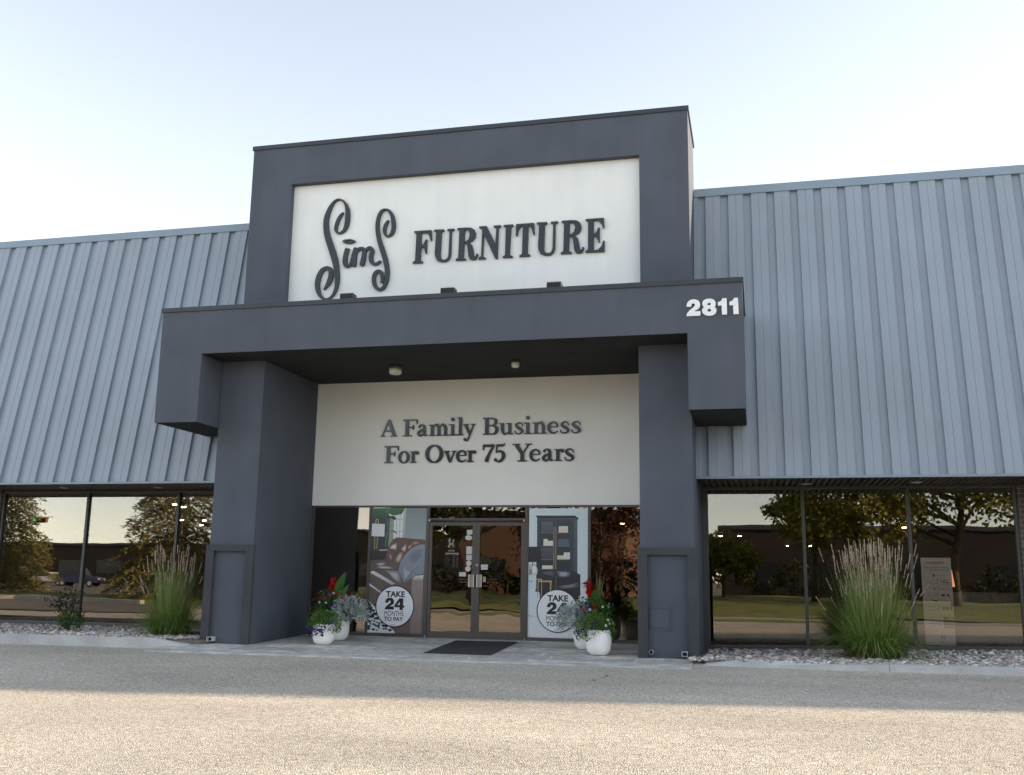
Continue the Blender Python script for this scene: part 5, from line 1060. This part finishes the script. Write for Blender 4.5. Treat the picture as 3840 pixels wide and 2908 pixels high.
# ------------------------------------------------------------------ ornamental grasses and shrub on the gravel
def feather_grass(x, y, z, nb, nh, h, R, label, seed, lean=0.0):
    rng = np.random.default_rng(seed); t = thing('feather_grass', label, 'ornamental grass', (x, y, z), 'ornamental grasses on the gravel')
    sp, cl = [], []; pal = np.array([(.16,.28,.045),(.23,.34,.07),(.11,.20,.035),(.32,.34,.12)])
    for i in range(nb):
        a = rng.uniform(0, 6.283); rr = R*.42*math.sqrt(rng.random()); b = (rr*math.cos(a), rr*math.sin(a)*.8, -.02)
        out = rng.random(); L = h*rng.uniform(.32, .68)*(1-.15*out); lift = 1.54 - .85*out*(rr/(R*.42))**1.0 - rng.uniform(0,.12)
        d = (math.cos(a)+rng.normal()*.5, math.sin(a)+rng.normal()*.5); sp.append((b, d, L, rng.uniform(.006,.011), rng.uniform(.15,1.5)*(.35+1.2*out), lift)); cl.append(pal[rng.integers(4)]*rng.uniform(.7,1.25))
    for i in range(int(nb*.22)):                       # outer leaves arching right over
        a = rng.uniform(0, 6.283); rr = R*.40; sp.append(((rr*math.cos(a)*rng.random()**.5, rr*math.sin(a)*.8*rng.random()**.5, -.01), (math.cos(a)+rng.normal()*.2, math.sin(a)+rng.normal()*.2), h*rng.uniform(.42,.62), rng.uniform(.007,.011), rng.uniform(1.1,1.9), rng.uniform(.85,1.2))); cl.append(pal[rng.integers(4)]*rng.uniform(.8,1.35))
    for i in range(int(nb*.55)):                       # fine upright culms between the leaves
        a = rng.uniform(0, 6.283); q = math.sqrt(rng.random()); rr = R*.36*q; sp.append(((rr*math.cos(a), rr*math.sin(a)*.8, 0), (math.cos(a), math.sin(a)), h*rng.uniform(.55,.86), .0048, .10, 1.55-.24*q*rng.random())); cl.append(np.array((.24,.30,.10))*rng.uniform(.7,1.25))
    for i in range(int(nb*.16)):                       # dry thatch round the foot
        a = rng.uniform(0, 6.283); rr = R*.5*math.sqrt(rng.random()); sp.append(((rr*math.cos(a), rr*math.sin(a)*.8, -.01), (math.cos(a), math.sin(a)), h*rng.uniform(.12,.32), .008, rng.uniform(.5,1.8), rng.uniform(.6,1.3))); cl.append(np.array((.26,.20,.12))*rng.uniform(.7,1.2))
    blades('blades', t, sp, LEAF, cl, 6)
    sp, cl, V, Cc = [], [], [], []
    for i in range(nh):
        a = rng.uniform(0, 6.283); q = math.sqrt(rng.random()); rr = R*.36*q; b = np.array((rr*math.cos(a), rr*math.sin(a)*.8, 0)); wild = rng.random() < .10
        tilt = (.02 + .26*q*rng.random()) if not wild else rng.uniform(.25,.62); tilt += lean*rng.random()
        d = np.array((math.cos(a)*math.sin(tilt), math.sin(a)*math.sin(tilt), math.cos(tilt))); L = h*(.62+.44*rng.random()**.7)*(1.0 if not wild else rng.uniform(.75,.95))
        sp.append((tuple(b), (math.cos(a), math.sin(a)), L*.99, .0035, .04, math.pi/2-tilt)); cl.append(np.array((.26,.25,.11)))
        hl = rng.uniform(.16,.26)*h/1.7; m = 52; tt = rng.random(m); base = b + d*(L-hl); P = base + d*(tt*hl)[:,None]
        wv = .010*np.sin(np.pi*np.clip(tt*.9+.08,0,1))+.002; side = unit(rng.normal(size=(m,3)))
        V.append(kites(P, d*1.0 + side*.38, .026+0*tt, .0075, rng)); Cc.append(np.array((.62,.50,.38))*rng.uniform(.75,1.2)*np.ones((m,1))*rng.uniform(.85,1.15,(m,1)))
    blades('flower_stems', t, sp, LEAF, cl, 4)
    obj('seed_heads', mesh_quads('s', np.concatenate(V), np.concatenate(Cc)), vcol_mat('seed_head', .9, .1, trans=.2), t, local=True)
feather_grass(6.60, 1.25, .08, 1350, 230, 1.64, .84, 'broad clump of feather grass with tan seed heads on the gravel before the banner', 21)
feather_grass(-5.08, 1.25, .06, 900, 90, 1.50, .68, 'slimmer clump of feather grass on the gravel beside the column', 22, .05)
rng = np.random.default_rng(31)
sh = thing('shrub', 'small dark leaved shrub growing from the gravel below the shop window', 'shrub', (-7.22, 1.35, .06))
foliage('lower_foliage', sh, 520, (.05,0,.20), (.26,.22,.22), .05, .028, [(.045,.10,.02),(.07,.15,.03)], rng, .2, -.8)
foliage('upper_foliage', sh, 420, (-.08,0,.52), (.36,.22,.26), .055, .03, [(.030,.035,.022),(.04,.055,.025),(.05,.03,.03)], rng, .25, -.9, amp=.5)
bm = new_bm()
for i in range(16): a = rng.uniform(0,6.28); e = rng.uniform(.3,.85); tube(bm, [(0,0,-.03),(.12*math.cos(a)-.03,.1*math.sin(a),.3*e+.1),(.34*math.cos(a)-.08,.2*math.sin(a),.35+.4*e)], [.009,.006,.002], 5)
obj('stem', bm, BARK, sh, local=True)

# two dry leaves lying on the lot
for x, y, a, l in ((3.05, -1.85, .4, 'dry brown leaf lying on the shaded asphalt, nearer the plant pots'), (3.0, -2.35, 1.7, 'dry brown leaf lying on the shaded asphalt, nearer the sunlit strip')):
    t_ = []; big_leaf(t_, (0,0,.004), (math.cos(a), math.sin(a)), .07, .045, .25, .5); V, F = t_[0]
    o = obj('fallen_leaf', merge_mesh('fallen_leaf', V, F, np.array([(.06,.04,.025)]*len(V)), smooth=True), LEAF, None, at=(x, y, lot_z(x, y)), local=True); tag(o, l, 'leaf')
# ------------------------------------------------------------------ inside the shop
GLOW = emit_mat('lit_lamp', (1.0, .82, .58), 14.0)
SPOTL = 'small lit ceiling spotlight inside the shop, seen through the tinted glass'
def spotlight(x, y, z=3.045):
    t = thing('ceiling_spotlight', SPOTL, 'spotlight', (x, y, z), 'lit spotlights inside the shop')
    bm = new_bm(); lathe(bm, [(.07, z), (.08, z-.05), (.085, z-.10)], x, y, 12); obj('can', bm, DARKSLOT, t)
    bm = new_bm(); lathe(bm, [(.07, z-.1005), (.05, z-.12)], x, y, 12); obj('lamp', bm, GLOW, t)
for x, y in ((-10.2,9.2),(-10.5,10.1),(-14.4,16.3),(-13.7,16.6),(-15.6,19.6),(-14.9,19.9),(-9.0,9.4),(-18.5,10.2),(3.5,27),(4.25,27),(6.4,38),(7.5,38),(.68,18),(1.55,18.1),(-.28,9.2),(9.6,20)): spotlight(x, y)
FAB = mat('grey_fabric', (.30,.31,.28), .9, var=.1, vscale=4, bump=.3, bscale=120)
SF = thing('sofa', 'pale grey sofa inside the shop behind the glass, partly behind the banner', 'sofa', (8.9, 4.6, .059))
def rbox(name, a, m, p, b=.04):
    bm = new_bm(); bx(bm, *a); obj(name, bm, m, p, bev=b)
rbox('seat', (8.05,9.75,4.15,4.85,.18,.48), FAB, SF); rbox('backrest', (8.05,9.75,4.0,4.148,.18,1.02), FAB, SF)
rbox('armrest', (7.85,8.048,4.0,4.9,.18,.72), FAB, SF); rbox('armrest', (9.752,9.95,4.0,4.9,.18,.72), FAB, SF)
for x in (7.95, 9.85):
    for y in (4.08, 4.8): rbox('leg', (x-.03,x+.03,y-.03,y+.03,.059,.179), DARKSLOT, SF, .004)
TL = thing('table_lamp', 'lamp with tan shade on a side table inside the shop near the banner', 'lamp', (8.45, 6.3, .72))
bm = new_bm(); lathe(bm, [(.09,.72),(.10,.75),(.03,.80),(.03,1.12)], 8.45, 6.3, 20); obj('lamp_base', bm, STEEL, TL)
bm = new_bm(); lathe(bm, [(.19,1.10),(.15,1.42)], 8.45, 6.3, 24); obj('lamp_shade', bm, emit_mat('warm_shade', (.75,.36,.18), .35), TL)
ST = thing('side_table', 'dark round side table inside the shop carrying the tan lamp', 'table', (8.45, 6.3, .059))
bm = new_bm(); lathe(bm, [(.30,.69),(.30,.718)], 8.45, 6.3, 28); obj('tabletop', bm, BRONZE, ST)
bm = new_bm(); lathe(bm, [(.18,.0595),(.18,.08),(.03,.10),(.03,.689)], 8.45, 6.3, 20); obj('pedestal', bm, BRONZE, ST)
DT = thing('paper_tag', 'white diamond paper tag standing on its corner beside the banner', 'tag', (8.19, 3.14, .95))
bm = new_bm(); prism_xz(bm, [(8.19,.86),(8.26,.95),(8.19,1.06),(8.10,.95)], 3.135, 3.138); obj('card', bm, ST_GW, DT)
OS = thing('open_sign', 'unlit script tube OPEN sign inside the dark pane beside the bookcase poster', 'sign', (2.85, 3.05, 1.85))
bm = new_bm(); TW = lambda pts: tube(bm, [(2.62+x*.44, 3.05, 1.80+z_*.17) for x, z_ in pts], .008, 6)
TW([(.12+.11*math.cos(a*.45), .5+.5*math.sin(a*.45)) for a in range(15)]); TW([(.30,-.3),(.33,.5),(.36,.62),(.45,.55),(.46,.3),(.40,.1),(.34,.2)]); TW([(.52,.3),(.64,.34),(.66,.55),(.58,.62),(.53,.4),(.56,.12),(.68,.10)]); TW([(.76,.05),(.78,.6),(.80,.5),(.90,.62),(.94,.5),(.95,.05)])
obj('tube_lettering', bm, mat('dull_tube', (.22,.20,.19), .4), OS)

# ------------------------------------------------------------------ the street behind the camera, mirrored in the tinted glass
GRASS = mat('lawn', (.17,.19,.04), .95, var=.35, vscale=.8, bump=.6, bscale=25, bdist=.05, fine=.25, fscale=30)
WALK = mat('pavement', (.34,.32,.29), .9, var=.12, vscale=1.5); ASPH = mat('street_asphalt', (.15,.135,.12), .9, var=.15, vscale=.4, fine=.1, fscale=40)
def sheet(name, x0, x1, y0, y1, z, m, kind='structure'):
    bm = new_bm(); v = [bm.verts.new(p) for p in ((x0,y0,z),(x1,y0,z),(x1,y1,z),(x0,y1,z))]; bm.faces.new(v); return struct(obj(name, bm, m), kind)
sheet('street', -200, 200, -170, -15.59, -.45, ASPH)
bm = new_bm(); bx(bm, -17, 120, -15.85, -15.6, -.6, -.25); struct(obj('kerb', bm, CONC, bev=.02))
bm = new_bm(); bx(bm, -17, 120, -18.9, -15.855, -.6, -.27); struct(obj('verge', bm, GRASS))
bm = new_bm(); bx(bm, -17, 120, -20.9, -18.905, -.6, -.255); struct(obj('pavement', bm, WALK))
bm = new_bm(); xs = np.linspace(-19, 120, 60); yy = [-20.905,-23,-26,-30,-34,-38,-44]; zz = [-.27,-.2,-.08,.10,.22,.25,-.1]
g = [[bm.verts.new((x, y, z+.10*math.sin(x*.35+y))) for x in xs] for y, z in zip(yy, zz)]
for a, b in zip(g, g[1:]):
    for i in range(len(xs)-1): bm.faces.new((a[i], b[i], b[i+1], a[i+1]))
struct(obj('lawn', bm, GRASS, smooth=True))
bm = new_bm(); prism_xy(bm, [(-60,-34),(-33,-37.5),(-24,-30),(-22,-27),(-26,-26),(-36,-29),(-60,-26)], -.6, -.27); struct(obj('lawn', bm, GRASS))
bm = new_bm(); prism_xy(bm, [(-60,-25.99),(-36,-28.99),(-26,-25.99),(-26,-25.6),(-36,-28.6),(-60,-25.6)], -.6, -.25); struct(obj('kerb', bm, CONC))
LEAF2 = vcol_mat('tree_leaf', .6, .25, trans=.3); NEED = vcol_mat('needles', .8, .15)
TPAL = [(.14,.17,.03),(.20,.21,.04),(.09,.12,.02),(.28,.24,.05),(.36,.26,.08)]
DPAL = [(.070,.030,.024),(.10,.045,.03),(.045,.022,.018)]
def tree(x, y, z, h, r, label, seed, pal, n=5200, base=.28, lean=0., leaf=.24):
    rng = np.random.default_rng(seed); t = thing('tree', label, 'tree', (x, y, z), 'trees across the street')
    bm = new_bm(); tube(bm, [(0,0,-.3),(.05,0,h*.2),(.12+lean*.4,.05,h*.42),(lean,0,h*.75)], [h*.026,h*.021,h*.016,h*.006], 9)
    tips = []
    for i in range(11):
        a = i*2.4+rng.random(); z0 = h*rng.uniform(.24,.6); L = r*rng.uniform(.55,.95); e = rng.uniform(.35,1.0); p1 = np.array((L*.5*math.cos(a),L*.5*math.sin(a),z0+L*.4*e)); p2 = np.array((L*math.cos(a),L*math.sin(a),z0+L*.8*e)); tips += [p1, p2]
        tube(bm, [(.06+lean*.3,0,z0), tuple(p1), tuple(p2)], [h*.011,h*.007,h*.003], 6)
    obj('trunk', bm, BARK, t, local=True)
    cl = []
    for i in range(26):
        v = rng.normal(size=3); v /= np.linalg.norm(v); v *= rng.random()**.4; cl.append((v[0]*r*.92, v[1]*r*.92, h*(base+1)/2 + v[2]*h*(1-base)/2*.95))
    cl += [tuple(q) for q in tips[1::2]]; cl = np.array(cl); w = rng.uniform(.5,1.15,len(cl))*r*.33
    idx = rng.integers(len(cl), size=n); o = unit(rng.normal(size=(n,3)))*rng.random((n,1))**.45; P = cl[idx] + o*w[idx][:,None]*np.array((1.1,1.1,.8)); P[:,2] = np.maximum(P[:,2], h*base*.75+rng.random(n)*.4)
    col = pick(pal, n, rng, .3)*rng.uniform(.8,1.25,len(cl))[idx][:,None]
    obj('crown', mesh_quads('c', kites(P, unit(o+rng.normal(size=(n,3))*.8+np.array((0,0,-.3))), leaf*rng.uniform(.7,1.3,n), leaf*.72, rng), col), LEAF2, t, local=True)
def spruce(x, y, z, h, r, label, seed):
    rng = np.random.default_rng(seed); t = thing('spruce_tree', label, 'tree', (x, y, z), 'spruces across the street')
    bm = new_bm(); tube(bm, [(0,0,-.3),(0,0,h*.5),(0,0,h*.98)], [.2,.12,.02], 8); obj('trunk', bm, BARK, t, local=True)
    Ps, Ds = [], []
    zc = .5
    while zc < h*.97:
        rr = r*(1-zc/h)**.85+.12; nb = 13
        for k in range(nb):
            a = 6.283*k/nb + rng.random(); L = rr*rng.uniform(.72,1.1); m = int(70*L/r*1.6)+14; tt = rng.random(m)**.7; d = np.array((math.cos(a),math.sin(a),-.12)); s = np.array((-d[1],d[0],0))
            q = d*(tt*L)[:,None] + s*((rng.random(m)-.5)*.42*(1-tt*.7)*L*.8)[:,None] + np.array((0,0,zc)) + np.array((0,0,1))*(-.22*tt**2*L + rng.normal(size=m)*.07)[:,None]; Ps.append(q); Ds.append(np.repeat(d[None],m,0)+rng.normal(size=(m,3))*.5)
        zc += .34
    P = np.concatenate(Ps); D = np.concatenate(Ds); n = len(P)
    obj('crown', mesh_quads('c', kites(P, D, .24*rng.uniform(.7,1.3,n), .07, rng), pick([(.17,.17,.07),(.12,.125,.05),(.21,.19,.075),(.26,.21,.09)], n, rng, .3)), NEED, t, local=True)
tree(13.9,-30.5,.42,9.5,4.2,'broad leafed tree with a stout trunk on the lawn, mirrored above the banner',41,TPAL,lean=.9,base=.36,n=5200)
tree(9.3,-28.5,.36,9.0,3.4,'golden green tree on the lawn mirrored behind the seed heads',42,TPAL,base=.26,n=6500)
tree(18.5,-30,.42,9.0,4.4,'dense green tree mirrored beside the brick pier',43,TPAL,base=.30,n=6000)
tree(7.7,-33,.5,7.6,2.4,'slim golden tree mirrored in the pane next to the column',44,TPAL,base=.16,n=4200)
tree(-2.2,-25.5,.15,8.5,3.9,'dark reddish leaved tree mirrored in the pane behind the canna',45,DPAL,base=.12,n=13000,leaf=.17)
tree(-8.2,-26,.15,10,3.0,'tree with dark bare branches mirrored in the door glass',46,[(.03,.04,.012),(.05,.05,.015)],base=.36,n=3000)
tree(-11.6,-28,.35,9,2.6,'yellow green tree mirrored in the glass of the door with stickers',47,TPAL,base=.22,n=4200)
tree(-32,-56,-.4,4.4,1.5,'small golden round tree mirrored between the spruces',48,TPAL,base=.08,n=2600,leaf=.2)
tree(3.0,-36,.2,3.9,2.0,'low dark tree mirrored at the edge of the pane by the column',49,TPAL,base=.2,n=3600)
spruce(-44.2,-36.5,-.3,12.5,4.3,'tall spruce mirrored at the outer end of the shop window',51)
spruce(-27.6,-31.0,-.3,12.5,4.0,'tall spruce mirrored behind the slim feather grass',52)
def hedge(x0, x1, y, h, label, seed):
    rng = np.random.default_rng(seed); t = thing('hedge', label, 'hedge', ((x0+x1)/2, y, .1)); n = int(900*(x1-x0)/4); L = (x1-x0)/2
    P = np.stack([rng.uniform(-L, L, n), rng.normal(size=n)*.5, 0*np.arange(n)], 1); P[:,2] = rng.random(n)**.6*h*(.75+.25*np.sin(P[:,0]*1.7+seed)+.12*np.sin(P[:,0]*4.1)) - .3
    obj('foliage', mesh_quads('f', kites(P, rng.normal(size=(n,3))+np.array((0,.4,.5)), .22*rng.uniform(.7,1.3,n), .15, rng), pick([(.020,.026,.010),(.035,.040,.014),(.05,.05,.018)], n, rng, .3)), LEAF2, t, local=True)
hedge(4, 13.5, -41, 2.6, 'dark hedge mirrored beneath the crowns in the panes next to the column', 61)
hedge(14, 27, -42, 2.2, 'dark hedge mirrored beneath the crowns above the banner', 62)
hedge(-14, -1, -38, 2.4, 'dark hedge mirrored low in the door glass', 63)
BLD = mat('far_brick', (.022,.018,.015), .9, var=.15, vscale=.3); BLD2 = mat('far_stucco', (.13,.075,.05), .9, var=.12, vscale=.3); WIN = mat('far_window', (.02,.025,.03), .15, spec=.6)
def low_building(x0, x1, y0, y1, h, m, label, nwin):
    t = thing('low_building', label, 'building', ((x0+x1)/2, (y0+y1)/2, -.42), 'low buildings across the street')
    bm = new_bm(); bx(bm, x0, x1, y0, y1, -.6, h); obj('wall', bm, m, t)
    bm = new_bm(); bx(bm, x0-.2, x1+.2, y0-.2, y1+.2, h+.003, h+.35); obj('roof_edge', bm, COPING, t)
    w = (x1-x0)/nwin
    for i in range(nwin):
        bm = new_bm(); bx(bm, x0+w*(i+.2), x0+w*(i+.8), y1+.004, y1+.06, .9, 2.6); obj('window', bm, WIN, t)
low_building(-125,-52,-118,-98,4.6,BLD,'long low brown building mirrored beyond the blue car',12)
low_building(-16,-4,-62,-50,5.6,BLD2,'orange brown stucco building mirrored in the door glass',3)
low_building(2,70,-78,-62,5.2,BLD,'dark brick building with flat roof mirrored under the tree crowns',11)
low_building(-48,-22,-112,-92,6.0,BLD,'dark flat roofed hall mirrored between the two spruces',5)
def car(x, y, z, rz, body, label, tall=True):
    t = bpy.data.objects.new('car', None); COL.objects.link(t); t.location = (x, y, z); t.rotation_euler = (0, 0, rz); ORG[t.name] = Vector((0,0,0)); tag(t, label, 'car')
    H = 1.78 if tall else 1.46
    lowp = [(-2.25,.42),(-2.3,.75),(-2.15,1.0),(-.9 if tall else -1.0,1.04),(2.0,1.05),(2.25,.98),(2.32,.7),(2.28,.42)] if tall else [(-2.2,.35),(-2.28,.6),(-2.05,.82),(-.95,.92),(1.7,.94),(2.2,.88),(2.25,.6),(2.2,.35)]
    bm = new_bm(); prism_xz(bm, lowp, -.9, .9); o = obj('body', bm, body, t, local=True, bev=.07)
    cab = [(-.95,1.05),(-.35,H-.05),(-.1,H),(1.9,H),(2.15,1.06)] if tall else [(-1.0,.92),(-.3,H-.04),(0,H),(.95,H-.02),(1.75,.94)]
    bm = new_bm(); prism_xz(bm, cab, -.78, .78); obj('cabin', bm, body, t, local=True, bev=.06)
    b0 = cab[0][1]+.07; x0_, x1_ = cab[0][0]+.32, cab[-1][0]-.28
    for s in (-1, 1):
        bm = new_bm(); q = sorted((s*.781, s*.79)); prism_xz(bm, [(x0_,b0),(x0_+.32,H-.13),(x1_-.12,H-.13),(x1_,b0)], q[0], q[1]); obj('side_window', bm, WIN, t, local=True)
    bm = new_bm(); prism_yz(bm, [(-.7,b0),(.7,b0),(.62,H-.12),(-.62,H-.12)], 0, .02)
    for v in bm.verts: v.co.x += cab[0][0] + .06 + (v.co.z-b0)*.80 - .05
    obj('windscreen', bm, WIN, t, local=True)
    for xx in (-1.42, 1.42):
        for s in (-1, 1):
            bm = new_bm(); tube(bm, [(xx, s*.74, .37), (xx, s*.93, .37)], .37, 20); w = obj('wheel', bm, DARKSLOT, t, local=True)
            bm = new_bm(); tube(bm, [(xx, s*.931, .37), (xx, s*.945, .37)], .23, 16); obj('rim', bm, STEEL, w, local=True)
    for s in (-.66, .66): bm = new_bm(); bx(bm, -2.34, -2.25, s-.17, s+.17, .72, .88); obj('headlight', bm, ST_W, t, local=True, bev=.02)
    bm = new_bm(); bx(bm, -2.36, -2.26, -.45, .45, .70, .86); obj('grille', bm, STEEL, t, local=True); bm = new_bm(); bx(bm, -2.42, -2.28, -.88, .88, .44, .60); obj('bumper', bm, DARKSLOT, t, local=True, bev=.03)
car(-63.5,-71,-.42,rad(168),mat('blue_paint',(.018,.022,.085),.25,spec=.6,coat=.5),'dark blue off-road car mirrored beyond the tall spruce')
car(-69.0,-73.5,-.42,rad(175),mat('white_paint',(.6,.6,.6),.3,coat=.4),'white saloon car mirrored behind the dark blue one',False)
TSG = thing('traffic_light', 'horizontal traffic light on a mast showing green, mirrored beside the spruce', 'traffic light', (-50, -38, -.42))
bm = new_bm(); tube(bm, [(-50.0,-38,-.5),(-50.0,-38,6.6)], [.11,.07], 10); tube(bm, [(-50.0,-38,4.9),(-41.4,-38,4.72)], [.07,.04], 8); obj('mast', bm, PIPEW, TSG)
bm = new_bm(); bx(bm, -42.95,-41.85,-38.1,-37.88,4.36,4.72); obj('housing', bm, mat('amber_housing',(.30,.20,.05),.5), TSG)
for i, m_ in enumerate((DARKSLOT, DARKSLOT, emit_mat('green_signal',(.02,.5,.25),2.0))):
    bm = new_bm(); tube(bm, [(-42.06-.34*i,-37.879,4.54),(-42.06-.34*i,-37.85,4.54)], .13, 14); obj('lens', bm, m_, TSG)
